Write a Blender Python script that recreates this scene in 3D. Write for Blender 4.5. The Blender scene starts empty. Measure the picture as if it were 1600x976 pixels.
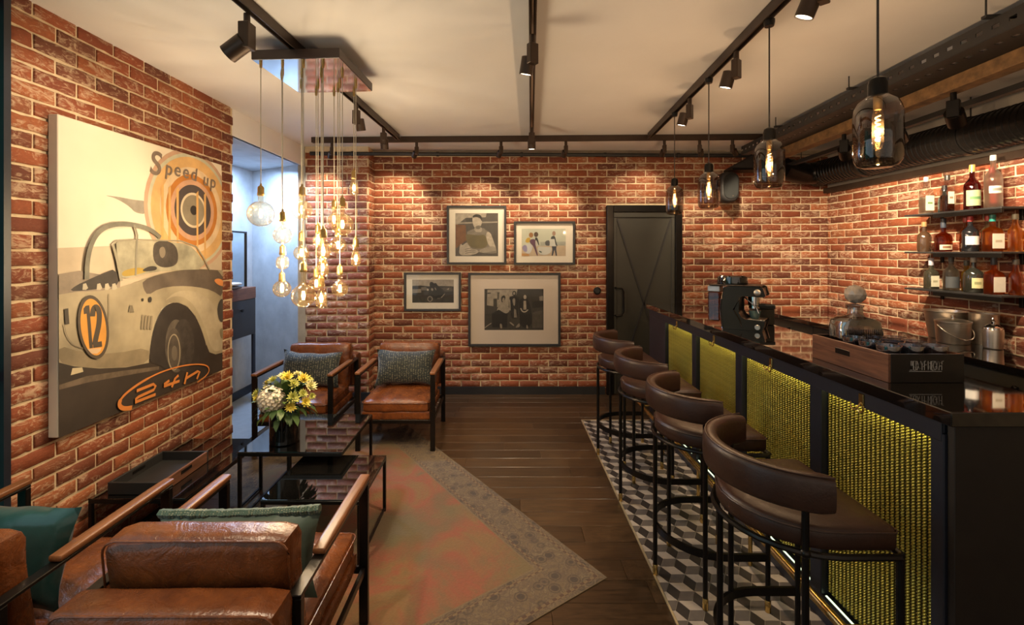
import bpy, bmesh, math, random
from mathutils import Vector, Matrix, noise
random.seed(7)
PI = math.pi
sc = bpy.context.scene
col = sc.collection
F = 720.0; CX = 786.0; CY = 394.0; CH = 1.58      # focal length and principal point (1600 x 976 frame), camera height

# ---------------------------------------------------------------- camera
cd = bpy.data.cameras.new('camera'); cam = bpy.data.objects.new('camera', cd); col.objects.link(cam)
cd.sensor_fit = 'HORIZONTAL'; cd.sensor_width = 36.0; cd.lens = F / 1600 * 36
cd.shift_x = (800 - CX) / 1600; cd.shift_y = -(488 - CY) / 1600
cd.clip_start = 0.05; cd.clip_end = 60
cam.location = (0, 0, CH); cam.rotation_euler = (PI / 2, 0, 0)
sc.camera = cam
# ---------------------------------------------------------------- world, exposure
w = bpy.data.worlds.new('world'); sc.world = w; w.use_nodes = True
w.node_tree.nodes['Background'].inputs[0].default_value = (0.55, 0.62, 0.75, 1)
w.node_tree.nodes['Background'].inputs[1].default_value = 0.25
vs = sc.view_settings
vs.view_transform = 'Standard'; vs.look = 'None'; vs.gamma = 1; vs.use_curve_mapping = False
vs.exposure = 0.0
sc.cycles.max_bounces = 8; sc.cycles.transparent_max_bounces = 24
sc.cycles.sample_clamp_indirect = 4.0
sc.cycles.caustics_reflective = False; sc.cycles.caustics_refractive = False

def light(name, kind, loc, energy, color, target=None, parent=None, **kw):
    d = bpy.data.lights.new(name, kind); d.energy = energy; d.color = color
    for k, v in kw.items(): setattr(d, k, v)
    o = bpy.data.objects.new(name, d); col.objects.link(o)
    o.location = loc
    if target is not None:
        o.rotation_euler = (Vector(target) - Vector(loc)).to_track_quat('-Z', 'Y').to_euler()
    if parent is not None:
        o.parent = parent
        o.location = Vector(loc) - parent.location
    return o
WARM = (1.0, 0.84, 0.66); SPOTC = (1.0, 0.79, 0.54)
# added soft fill behind the camera, daylight from the side window by the chairs, blue light in the corridor
light('rear_fill', 'AREA', (0.3, -1.45, 1.5), 11, (1.0, 0.9, 0.78), (0.3, 3, 1.3), shape='RECTANGLE', size=4.6, size_y=2.0)  # unseen fill lamp, added for ambient light; the wall behind it is solid
light('window_daylight', 'AREA', (-2.06, 0.6, 1.35), 12, (0.66, 0.86, 1.0), (0, 1.0, 1.0), shape='RECTANGLE', size=2.0, size_y=2.0)
light('corridor_downlight', 'AREA', (-2.45, 4.55, 2.42), 56, (0.46, 0.66, 1.0), (-2.6, 4.8, 0), shape='DISK', size=0.35)

# ---------------------------------------------------------------- helpers
def P(x, y, d):                     # a point of the place seen at (x, y) at depth d
    return Vector(((x - CX) * d / F, d, CH - (y - CY) * d / F))
def px(v):                          # where a point falls in the frame
    return (CX + v[0] * F / v[1], CY - (v[2] - CH) * F / v[1])

class MB:
    def __init__(s): s.bm = bmesh.new()
    def _bev(s, verts, b, seg):
        if b > 0:
            es = list({e for v in verts for e in v.link_edges})
            bmesh.ops.bevel(s.bm, geom=es, offset=b, segments=seg, affect='EDGES', profile=0.6)
    def box(s, x0, x1, y0, y1, z0, z1, b=0.0, seg=1, m=None):
        vs_ = [s.bm.verts.new(((x0, x1)[i & 1], (y0, y1)[i >> 1 & 1], (z0, z1)[i >> 2 & 1])) for i in range(8)]
        for f in ((0, 2, 3, 1), (4, 5, 7, 6), (0, 1, 5, 4), (2, 6, 7, 3), (0, 4, 6, 2), (1, 3, 7, 5)):
            s.bm.faces.new([vs_[i] for i in f])
        if m is not None:
            for v in vs_: v.co = m @ v.co
        s._bev(vs_, b, seg)
        return s
    def obox(s, c, size, rot, b=0.0, seg=1):
        h = [x / 2 for x in size]
        return s.box(-h[0], h[0], -h[1], h[1], -h[2], h[2], b, seg, Matrix.Translation(Vector(c)) @ rot.to_4x4())
    def rings(s, rs, closed=True, caps=True):
        vr = [[s.bm.verts.new(p) for p in r] for r in rs]
        n = len(vr[0])
        for a, b in zip(vr, vr[1:]):
            for i in range(n if closed else n - 1):
                j = (i + 1) % n
                s.bm.faces.new((a[i], a[j], b[j], b[i]))
        if caps and closed:
            s.bm.faces.new(list(reversed(vr[0]))); s.bm.faces.new(vr[-1])
        return vr
    def loop(s, rs):                # closed ring of rings
        vr = [[s.bm.verts.new(p) for p in r] for r in rs]; n = len(vr[0]); k = len(vr)
        for q in range(k):
            a, b = vr[q], vr[(q + 1) % k]
            for i in range(n):
                j = (i + 1) % n
                s.bm.faces.new((a[i], a[j], b[j], b[i]))
        return s
    def sweep(s, pts, prof, closed=False, up=(0, 0, 1)):   # prof: list of (side, up) offsets, or per-point function
        pts = [Vector(p) for p in pts]; n = len(pts); rs = []; up = Vector(up)
        for i, p in enumerate(pts):
            a = pts[(i - 1) % n] if (closed or i > 0) else p
            b = pts[(i + 1) % n] if (closed or i < n - 1) else p
            t = (b - a).normalized()
            u0 = up if abs(t.dot(up)) < 0.98 else Vector((1, 0, 0)) if abs(t.x) < 0.9 else Vector((0, 1, 0))
            sd = t.cross(u0).normalized(); u = sd.cross(t).normalized()
            k = 1.0
            if 0 < i < n - 1 or closed:
                d1 = (p - a).normalized() if (p - a).length else t
                k = 1 / max(0.5, d1.dot(t))
            rs.append([p + sd * q[0] * k + u * q[1] for q in prof])
        if closed: s.loop(rs)
        else: s.rings(rs)
        return s
    def tube(s, pts, r, seg=8, closed=False):
        return s.sweep(pts, [(r * math.cos(2 * PI * k / seg), r * math.sin(2 * PI * k / seg)) for k in range(seg)], closed)
    def bar(s, pts, wd, ht, closed=False):
        a, b = wd / 2, ht / 2
        return s.sweep(pts, [(-a, -b), (a, -b), (a, b), (-a, b)], closed)
    def lathe(s, prof, c=(0, 0, 0), seg=20, rot=None, caps=True, sx=1.0, sy=1.0):
        c = Vector(c); rs = []
        for r, z in prof:
            ring = []
            for k in range(seg):
                v = Vector((r * sx * math.cos(2 * PI * k / seg), r * sy * math.sin(2 * PI * k / seg), z))
                ring.append(c + (rot @ v if rot is not None else v))
            rs.append(ring)
        s.rings(rs, True, caps); return s
    def prism(s, poly, off):        # poly: 3-D points, extruded by the vector off
        a = [s.bm.verts.new(p) for p in poly]; b = [s.bm.verts.new(Vector(p) + Vector(off)) for p in poly]
        n = len(a)
        fs = [s.bm.faces.new(a), s.bm.faces.new(list(reversed(b)))]; s.bm.normal_update()
        for i in range(n):
            s.bm.faces.new((a[i], b[i], b[(i + 1) % n], a[(i + 1) % n]))
        bmesh.ops.triangulate(s.bm, faces=fs)
        return s
    def ico(s, c, r, sub=2, sc_=(1, 1, 1)):
        m = Matrix.Translation(Vector(c)) @ Matrix.Diagonal((sc_[0], sc_[1], sc_[2], 1))
        bmesh.ops.create_icosphere(s.bm, subdivisions=sub, radius=r, matrix=m); return s
    def mesh(s, name, mat, smooth=True, angle=35):
        bmesh.ops.recalc_face_normals(s.bm, faces=s.bm.faces)
        me = bpy.data.meshes.new(name); s.bm.to_mesh(me); s.bm.free()
        if mat is not None: me.materials.append(mat)
        if smooth and len(me.polygons):
            me.polygons.foreach_set('use_smooth', [True] * len(me.polygons))
            me.set_sharp_from_angle(angle=math.radians(angle))
        return me
    def build(s, name, mat, parent=None, smooth=True, angle=35):
        return link(name, s.mesh(name, mat, smooth, angle), parent)

def link(name, me, parent=None, loc=None, rot=None):
    o = bpy.data.objects.new(name, me); col.objects.link(o)
    if parent is not None: o.parent = parent
    if loc is not None: o.location = loc
    if rot is not None: o.rotation_euler = rot
    return o
def tag(o, label, cat, group=None):
    o['label'] = label; o['category'] = cat
    if group: o['group'] = group
    return o
def thing(name, label, cat, loc=(0, 0, 0), rz=0.0, group=None):
    o = bpy.data.objects.new(name, None); col.objects.link(o); o.empty_display_size = 0.05
    o.location = loc; o.rotation_euler = (0, 0, rz)
    return tag(o, label, cat, group)
def struct(o): o['kind'] = 'structure'; return o
def stuff(o): o['kind'] = 'stuff'; return o
def dup(root, label, loc=None, rz=None, group=None):
    r = root.copy(); col.objects.link(r); r['label'] = label
    if loc is not None: r.location = loc
    if rz is not None: r.rotation_euler = (0, 0, rz)
    if group: r['group'] = group
    for ch in root.children:
        c = ch.copy(); col.objects.link(c); c.parent = r
        for g in ch.children:
            d = g.copy(); col.objects.link(d); d.parent = c
    return r

# ---------------------------------------------------------------- materials
def newmat(name):
    m = bpy.data.materials.new(name); m.use_nodes = True
    nt = m.node_tree; return m, nt, nt.nodes['Principled BSDF']
def N(nt, kind, **kw):
    n = nt.nodes.new(kind)
    for k, v in kw.items():
        if k in ('inp',):
            for a, b in v.items(): n.inputs[a].default_value = b
        else: setattr(n, k, v)
    return n
def c4(c): return (c[0], c[1], c[2], 1)
def mixc(nt, fac, a, b, blend='MIX'):
    n = nt.nodes.new('ShaderNodeMix'); n.data_type = 'RGBA'; n.blend_type = blend
    for sock, v in ((n.inputs[0], fac), (n.inputs[6], a), (n.inputs[7], b)):
        if hasattr(v, 'is_linked') or hasattr(v, 'node'): nt.links.new(v, sock)
        elif isinstance(v, (int, float)): sock.default_value = v
        else: sock.default_value = c4(v)
    return n.outputs[2]
def math_(nt, op, a, b=None, c=None, clamp=False):
    n = nt.nodes.new('ShaderNodeMath'); n.operation = op; n.use_clamp = clamp
    for i, v in enumerate((a, b, c)):
        if v is None: continue
        if hasattr(v, 'node'): nt.links.new(v, n.inputs[i])
        else: n.inputs[i].default_value = v
    return n.outputs[0]
def ramp(nt, fac, stops, interp='LINEAR'):
    n = nt.nodes.new('ShaderNodeValToRGB'); n.color_ramp.interpolation = interp
    e = n.color_ramp.elements
    while len(e) < len(stops): e.new(0.5)
    for i, (p, c) in enumerate(stops): e[i].position = p; e[i].color = c4(c)
    nt.links.new(fac, n.inputs[0]); return n.outputs[0]
def noise_tex(nt, scale, detail=3, rough=0.55, coord='Object', stretch=None, dist=0.0):
    tc = nt.nodes.new('ShaderNodeTexCoord'); out = tc.outputs[coord]
    if coord == 'World':
        pass
    if stretch is not None:
        mp = nt.nodes.new('ShaderNodeMapping'); mp.inputs['Scale'].default_value = stretch
        nt.links.new(out, mp.inputs[0]); out = mp.outputs[0]
    n = nt.nodes.new('ShaderNodeTexNoise')
    n.inputs['Scale'].default_value = scale; n.inputs['Detail'].default_value = detail; n.inputs['Roughness'].default_value = rough
    n.inputs['Distortion'].default_value = dist
    nt.links.new(out, n.inputs['Vector']); return n.outputs['Fac']
def bump(nt, bsdf, h, strength=0.3, dist=0.01):
    b = nt.nodes.new('ShaderNodeBump'); b.inputs['Strength'].default_value = strength; b.inputs['Distance'].default_value = dist
    nt.links.new(h, b.inputs['Height']); nt.links.new(b.outputs[0], bsdf.inputs['Normal'])
def pm(name, c, rough=0.5, metal=0.0, var=0.25, scale=12.0, c2=None, bmp=0.0, bscale=None, coat=0.0, stretch=None, emit=None, es=0.0, sheen=0.0, spec=0.5):
    m, nt, b = newmat(name)
    b.inputs['Roughness'].default_value = rough; b.inputs['Metallic'].default_value = metal
    b.inputs['Coat Weight'].default_value = coat; b.inputs['Specular IOR Level'].default_value = spec
    if sheen: b.inputs['Sheen Weight'].default_value = sheen
    c2 = c2 or tuple(x * (1 - var) for x in c)
    f = noise_tex(nt, scale, 4, 0.6, stretch=stretch)
    f = ramp(nt, f, [(0.35, (0, 0, 0)), (0.68, (1, 1, 1))])
    nt.links.new(mixc(nt, f, c, c2), b.inputs['Base Color'])
    if bmp: bump(nt, b, noise_tex(nt, bscale or scale * 4, 4, 0.6, stretch=stretch), bmp, 0.004)
    if emit is not None:
        b.inputs['Emission Color'].default_value = c4(emit); b.inputs['Emission Strength'].default_value = es
    return m
def emis(name, c, s):
    m = bpy.data.materials.new(name); m.use_nodes = True; nt = m.node_tree; nt.nodes.clear()
    e = N(nt, 'ShaderNodeEmission'); e.inputs[0].default_value = c4(c); e.inputs[1].default_value = s
    o = N(nt, 'ShaderNodeOutputMaterial'); nt.links.new(e.outputs[0], o.inputs[0]); return m
def clearglass(name, tint, gloss=0.12, rough=0.03, glow=None, gw=.005):      # thin glass: tinted see-through with a fresnel gloss
    m = bpy.data.materials.new(name); m.use_nodes = True; nt = m.node_tree; nt.nodes.clear()
    t = N(nt, 'ShaderNodeBsdfTransparent'); t.inputs[0].default_value = c4(tint)
    g = N(nt, 'ShaderNodeBsdfGlossy'); g.inputs['Roughness'].default_value = rough
    lw = N(nt, 'ShaderNodeLayerWeight'); lw.inputs[0].default_value = 0.35
    f = math_(nt, 'MULTIPLY_ADD', lw.outputs['Facing'], 0.55, gloss, clamp=True)
    mx = N(nt, 'ShaderNodeMixShader'); nt.links.new(f, mx.inputs[0]); nt.links.new(t.outputs[0], mx.inputs[1]); nt.links.new(g.outputs[0], mx.inputs[2])
    o = N(nt, 'ShaderNodeOutputMaterial')
    if glow:                                   # a little scattering in the tinted glass
        tr = N(nt, 'ShaderNodeBsdfTranslucent'); tr.inputs[0].default_value = c4(glow)
        m2 = N(nt, 'ShaderNodeMixShader'); m2.inputs[0].default_value = gw
        nt.links.new(mx.outputs[0], m2.inputs[1]); nt.links.new(tr.outputs[0], m2.inputs[2]); mx = m2
    nt.links.new(mx.outputs[0], o.inputs[0]); return m

def brick_material(name, hues, smear=0.62, dark=0.0):
    m, nt, b = newmat(name)
    oi = N(nt, 'ShaderNodeObjectInfo'); at = N(nt, 'ShaderNodeAttribute', attribute_name='rnd')
    r = math_(nt, 'FRACT', math_(nt, 'ADD', oi.outputs['Random'], at.outputs['Fac']))
    base = ramp(nt, r, [(i / (len(hues) - 1), h) for i, h in enumerate(hues)])
    ge = N(nt, 'ShaderNodeNewGeometry')
    mp = N(nt, 'ShaderNodeMapping'); nt.links.new(ge.outputs['Position'], mp.inputs[0]); mp.inputs['Scale'].default_value = (1, 1, 2.4)
    def nz(scale, det, rg, dist=0.0):
        n = N(nt, 'ShaderNodeTexNoise'); n.inputs['Scale'].default_value = scale; n.inputs['Detail'].default_value = det
        n.inputs['Roughness'].default_value = rg; n.inputs['Distortion'].default_value = dist
        nt.links.new(mp.outputs[0], n.inputs['Vector']); return n.outputs['Fac']
    n1 = nz(13, 7, 0.74, 1.6); n2 = nz(48, 4, 0.65); n3 = nz(3.0, 2, 0.5)
    mott = mixc(nt, math_(nt, 'MULTIPLY', n2, 0.75), base, (0.10, 0.025, 0.012))
    s_ = math_(nt, 'ADD', math_(nt, 'MULTIPLY', n1, 0.75), math_(nt, 'ADD', math_(nt, 'MULTIPLY', n3, 0.22), math_(nt, 'MULTIPLY', r, 0.07)))
    sm = ramp(nt, s_, [(0.53, (0, 0, 0)), (0.63, (smear, smear, smear))])
    nt.links.new(mixc(nt, sm, mott, (0.60, 0.45, 0.30)), b.inputs['Base Color'])
    b.inputs['Roughness'].default_value = 0.78
    bump(nt, b, n2, 0.55, 0.006)
    return m
def wood_material(name, ca, cb, rough=0.35, axis=(1, 14, 14), scale=5, rnd=0.35, bmp=0.12, coat=0.0):
    m, nt, b = newmat(name)
    oi = N(nt, 'ShaderNodeObjectInfo')
    ge = N(nt, 'ShaderNodeTexCoord')
    ad = N(nt, 'ShaderNodeVectorMath', operation='ADD'); nt.links.new(ge.outputs['Object'], ad.inputs[0])
    sv = N(nt, 'ShaderNodeVectorMath', operation='SCALE'); sv.inputs[0].default_value = (7, 13, 5); nt.links.new(oi.outputs['Random'], sv.inputs['Scale'])
    nt.links.new(sv.outputs[0], ad.inputs[1])
    mp = N(nt, 'ShaderNodeMapping'); mp.inputs['Scale'].default_value = axis; nt.links.new(ad.outputs[0], mp.inputs[0])
    n = N(nt, 'ShaderNodeTexNoise'); n.inputs['Scale'].default_value = scale; n.inputs['Detail'].default_value = 6; n.inputs['Roughness'].default_value = 0.65; n.inputs['Distortion'].default_value = 0.6
    nt.links.new(mp.outputs[0], n.inputs['Vector'])
    f = ramp(nt, n.outputs['Fac'], [(0.33, (0, 0, 0)), (0.7, (1, 1, 1))])
    c = mixc(nt, f, ca, cb)
    hv = N(nt, 'ShaderNodeHueSaturation'); nt.links.new(c, hv.inputs['Color'])
    nt.links.new(math_(nt, 'MULTIPLY_ADD', oi.outputs['Random'], rnd, 1 - rnd / 2), hv.inputs['Value'])
    nt.links.new(hv.outputs[0], b.inputs['Base Color'])
    b.inputs['Roughness'].default_value = rough; b.inputs['Coat Weight'].default_value = coat
    bump(nt, b, n.outputs['Fac'], bmp, 0.003)
    return m
def leather(name, c, c2, rough=0.38, wr=0.35):
    m, nt, b = newmat(name)
    n1 = noise_tex(nt, 5, 5, 0.65, dist=0.8); n2 = noise_tex(nt, 160, 2, 0.5); n3 = noise_tex(nt, 16, 4, 0.6, dist=1.5)
    f = ramp(nt, math_(nt, 'ADD', math_(nt, 'MULTIPLY', n1, 0.7), math_(nt, 'MULTIPLY', n3, 0.3)), [(0.36, (0, 0, 0)), (0.66, (1, 1, 1))])
    nt.links.new(mixc(nt, f, c, c2), b.inputs['Base Color'])
    rr = math_(nt, 'MULTIPLY_ADD', n3, 0.3, rough - 0.12); nt.links.new(rr, b.inputs['Roughness'])
    bump(nt, b, math_(nt, 'ADD', math_(nt, 'MULTIPLY', n2, 0.25), n3), wr, 0.006)
    return m

MAT = {}
MAT['plaster'] = pm('ceiling_plaster', (0.81, 0.79, 0.77), 0.9, var=0.06, scale=1.5, bmp=0.05, bscale=60)
MAT['mortar'] = pm('mortar', (0.70, 0.55, 0.36), 0.95, var=0.28, scale=14, bmp=0.5, bscale=90)
MAT['brick'] = brick_material('red_brick', [(0.24, 0.054, 0.018), (0.36, 0.094, 0.029), (0.12, 0.032, 0.015), (0.30, 0.066, 0.022), (0.42, 0.128, 0.040), (0.16, 0.052, 0.025), (0.33, 0.074, 0.023)])
MAT['dark_wall'] = pm('dark_wall', (0.05, 0.045, 0.04), 0.8)
MAT['floor'] = wood_material('dark_wood_floor', (0.078, 0.043, 0.020), (0.026, 0.015, 0.008), 0.28, (1, 16, 1), 4, 0.5, 0.1)
MAT['grout'] = pm('grout', (0.40, 0.36, 0.30), 0.9)
MAT['tile_light'] = pm('tile_light', (0.50, 0.43, 0.36), 0.45, var=0.15, scale=30)
MAT['tile_mid'] = pm('tile_mid', (0.15, 0.128, 0.115), 0.45, var=0.2, scale=30)
MAT['tile_dark'] = pm('tile_dark', (0.042, 0.034, 0.032), 0.45, var=0.2, scale=30)
MAT['black'] = pm('black_metal', (0.022, 0.019, 0.017), 0.30, 0.7, var=0.2)
MAT['black_matte'] = pm('black_matte', (0.02, 0.019, 0.019), 0.55, var=0.2)
MAT['navy'] = pm('navy_black_paint', (0.015, 0.018, 0.030), 0.4, var=0.2)
MAT['bronze'] = pm('bronze_track', (0.060, 0.038, 0.026), 0.4, 0.5, var=0.2)
MAT['door'] = pm('door_paint', (0.040, 0.038, 0.030), 0.42, var=0.15, scale=3)
MAT['gold_mesh'] = pm('gold_mesh', (0.62, 0.52, 0.10), 0.36, 0.75, var=0.2, scale=40)
MAT['gold_back'] = pm('gold_backing', (0.05, 0.042, 0.01), 0.5, 0.5)
MAT['brass'] = pm('brass', (0.72, 0.50, 0.18), 0.25, 1.0, var=0.15)
MAT['chrome'] = pm('chrome', (0.75, 0.74, 0.72), 0.12, 1.0, var=0.05)
MAT['steel'] = pm('brushed_steel', (0.62, 0.54, 0.45), 0.34, 1.0, var=0.12, scale=3, stretch=(1, 1, 30))
MAT['gloss_black'] = pm('gloss_black_stone', (0.008, 0.007, 0.007), 0.04, coat=0.6, var=0.3, spec=0.9)
MAT['black_glass'] = pm('black_glass', (0.004, 0.004, 0.004), 0.03, coat=0.8, var=0.3, spec=0.9)
MAT['leather'] = leather('brown_leather', (0.225, 0.068, 0.018), (0.055, 0.015, 0.006), 0.26, 0.6)
MAT['leather_dk'] = leather('dark_brown_leather', (0.050, 0.020, 0.012), (0.030, 0.013, 0.008), 0.38, 0.2)
MAT['arm_wood'] = wood_material('arm_wood', (0.26, 0.105, 0.040), (0.12, 0.045, 0.018), 0.35, (14, 1, 14), 5, 0.2)
MAT['walnut'] = wood_material('walnut', (0.20, 0.085, 0.045), (0.07, 0.028, 0.016), 0.4, (16, 1, 16), 5, 0.1)
MAT['bulb_glass'] = clearglass('amber_bulb_glass', (1.0, 0.91, 0.73), 0.06, glow=(1.0, 0.62, 0.25))
MAT['smoke_glass'] = clearglass('smoked_glass', (0.52, 0.43, 0.36), 0.06)
MAT['glass'] = clearglass('clear_glass', (0.94, 0.95, 0.96), 0.06)
MAT['pane'] = clearglass('picture_glass', (0.98, 0.98, 0.98), 0.012)
MAT['filament'] = emis('filament', (1.0, 0.62, 0.22), 45)
MAT['lens'] = emis('lamp_lens', (1.0, 0.85, 0.6), 9)
MAT['led'] = emis('led_strip', (0.80, 0.95, 0.60), 1.8)
MAT['led_top'] = emis('led_strip_top', (0.95, 0.85, 0.35), 18)
MAT['socket'] = pm('bronze_socket', (0.55, 0.36, 0.13), 0.3, 0.9, var=0.3, scale=60)
MAT['cable'] = pm('beige_cable', (0.50, 0.45, 0.36), 0.6)
MAT['cable_dk'] = pm('dark_cable', (0.04, 0.03, 0.025), 0.6)
MAT['blue_plaster'] = pm('blue_grey_plaster', (0.40, 0.42, 0.44), 0.7, var=0.22, scale=5, bmp=0.2, bscale=18)
MAT['white'] = pm('white_paint', (0.78, 0.76, 0.72), 0.5, var=0.05)
MAT['mirror'] = pm('mirror_steel', (0.78, 0.78, 0.78), 0.06, 1.0, var=0.03)
# ================================================================ the room
D = 5.14; XL = -2.13; XR = 3.62; ZC = 2.71; YP = 4.92; XP = -1.435; YE = 3.63
SETTING = {}
def sbox(name, x0, x1, y0, y1, z0, z1, mat, label=None, cat=None):
    o = struct(MB().box(x0, x1, y0, y1, z0, z1).build(name, mat, smooth=False)); SETTING[name] = o
    if label: o['label'] = label
    return o
sbox('floor', -4.4, XR + .2, -1.6, 6.6, -0.1, -0.004, MAT['floor'], 'dark wood plank floor')
sbox('ceiling', XL - .12, XR + .2, -1.6, D + .1, ZC, ZC + .1, MAT['plaster'], 'warm white plaster ceiling')
BT = 0.005   # brick faces stand proud of the mortar by this much
sbox('wall_back', XP - .8, XR + .2, D + BT, D + .2, 0, ZC, MAT['mortar'], 'exposed brick back wall')
wl = sbox('wall_left', XL - .16, XL - BT, 1.985, YE, 0, ZC, MAT['mortar'], 'exposed brick wall behind the car painting')
wr = sbox('wall_right', XR + BT, XR + .2, -1.6, D + .1, 0, 2.25, MAT['mortar'], 'exposed brick wall behind the bottle shelves')
pier = sbox('wall_pier', XL + .01, XP - BT, YP + BT, D + .1, 0, ZC, MAT['mortar'], 'brick pier beside the corridor opening')
sbox('wall_right_upper', XR + .002, XR + .2, -1.6, D + .1, 2.25, ZC, pm('grey_plaster', (.50, .47, .43), .9, var=.1, scale=3), 'grey plaster strip above the right brick wall')
sbox('wall_front', XL - .2, XR + .2, -1.75, -1.6, 0, ZC, MAT['plaster'], 'plaster wall facing the bar room')
sbox('trim_1', XL - .15, XL + .012, 1.955, 1.984, 0, ZC, MAT['navy'], 'dark blue window jamb at the near end of the brick wall')
wn = sbox('window_1', XL - .07, XL - .05, -1.6, 1.955, 0.0, ZC, pm('teal_window_glass', (0.02, 0.16, 0.16), 0.1, var=0.1, emit=(.06, .42, .40), es=.14), 'tall teal tinted window pane')  # the pane's emission stands in for daylight outside
for i_, y_ in enumerate((-1.2, .38)):
    f_ = MB().box(XL - .05, XL - .005, y_ - .02, y_ + .02, 0, ZC).build('mullion', MAT['navy'], wn, False)
for z_ in (.04, 1.05, ZC - .05):
    MB().box(XL - .05, XL - .008, -1.6, 1.955, z_ - .02, z_ + .02).build('transom', MAT['navy'], wn, False)
sbox('wall_beam', XL - .03, XL, YE, YP + .3, 2.50, ZC, MAT['plaster'], 'white plaster beam over the corridor opening')
# corridor
def slab(name, a, b, z0, z1, th, mat, label):
    a = Vector((a[0], a[1], 0)); b = Vector((b[0], b[1], 0)); n = (b - a).normalized().cross(Vector((0, 0, 1))) * th
    m = MB().prism([a + Vector((0, 0, z0)), b + Vector((0, 0, z0)), b + Vector((0, 0, z1)), a + Vector((0, 0, z1))], n)
    o = struct(m.build(name, mat, smooth=False)); o['label'] = label; return o
slab('wall_corridor', (-2.105, 4.93), (-4.3, 6.23), 0, 2.5, -0.1, MAT['blue_plaster'], 'blue-lit plaster wall of the corridor')
sbox('wall_corridor_side', -3.05, -2.86, 3.0, 5.36, 0, 2.5, MAT['blue_plaster'], 'blue-lit corridor side wall behind the floating cabinet')
sbox('wall_corridor_front', -4.4, XL - .12, 2.9, 3.0, 0, 2.5, MAT['blue_plaster'], 'plaster wall closing the corridor')
sbox('ceiling_corridor', -4.4, XL - .01, 2.9, 6.4, 2.50, 2.56, MAT['blue_plaster'], 'low corridor ceiling')
sbox('floor_corridor', -4.4, XL - .02, 3.0, 6.4, -0.004, 0.003, pm('corridor_floor', (0.30, 0.33, 0.36), 0.25, var=0.1), 'pale polished corridor floor')
sbox('baseboard_corridor', -2.86, -2.845, 3.2, 5.36, 0.0, 0.09, MAT['navy'], 'dark skirting of the corridor')
sbox('baseboard_back', XP, 1.135, D - .018, D + .01, 0, .085, MAT['black_matte'], 'black skirting along the back wall')
sbox('baseboard_pier', XL + .02, XP + .016, YP - .016, YP + .01, 0, .085, MAT['black_matte'], 'black skirting along the brick pier')
sbox('trim_2', XR - .05, XR + .02, -1.6, D, 2.235, 2.29, MAT['bronze'], 'brown timber strip along the top of the right brick wall')
sbox('trim_3', XL + .1, XR, D - .03, D + .01, 2.665, ZC, pm('cornice', (0.36, 0.30, 0.22), 0.8), 'narrow plaster strip where back wall meets ceiling')

# ---------------------------------------------------------------- bricks
BL, BH, PITCH, PU = 0.204, 0.0625, 0.0757, 0.2165
def brick_mesh(seed, L=BL):
    rn = random.Random(seed); m = MB(); nx, nz = 5, 2
    m.box(-L / 2, L / 2, -0.003, 0.02, -BH / 2, BH / 2)
    bmesh.ops.subdivide_edges(m.bm, edges=[e for e in m.bm.edges if abs(e.verts[0].co.x - e.verts[1].co.x) > .05], cuts=3)
    for v in m.bm.verts:
        f = v.co.y < 0.005
        v.co.z += rn.uniform(-1, 1) * 0.0028; v.co.x += rn.uniform(-1, 1) * 0.002
        if f: v.co.y += rn.uniform(-1, 1) * 0.0022
    m.bm.normal_update()
    es = [e for e in m.bm.edges if all(v.co.y < 0.005 for v in e.verts) and e.calc_face_angle(0) > 0.7]
    bmesh.ops.bevel(m.bm, geom=es, offset=0.0035, segments=1, affect='EDGES')
    return m.mesh('brick', MAT['brick'], True, 50)
BRICKS = [brick_mesh(s) for s in range(8)]
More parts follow.
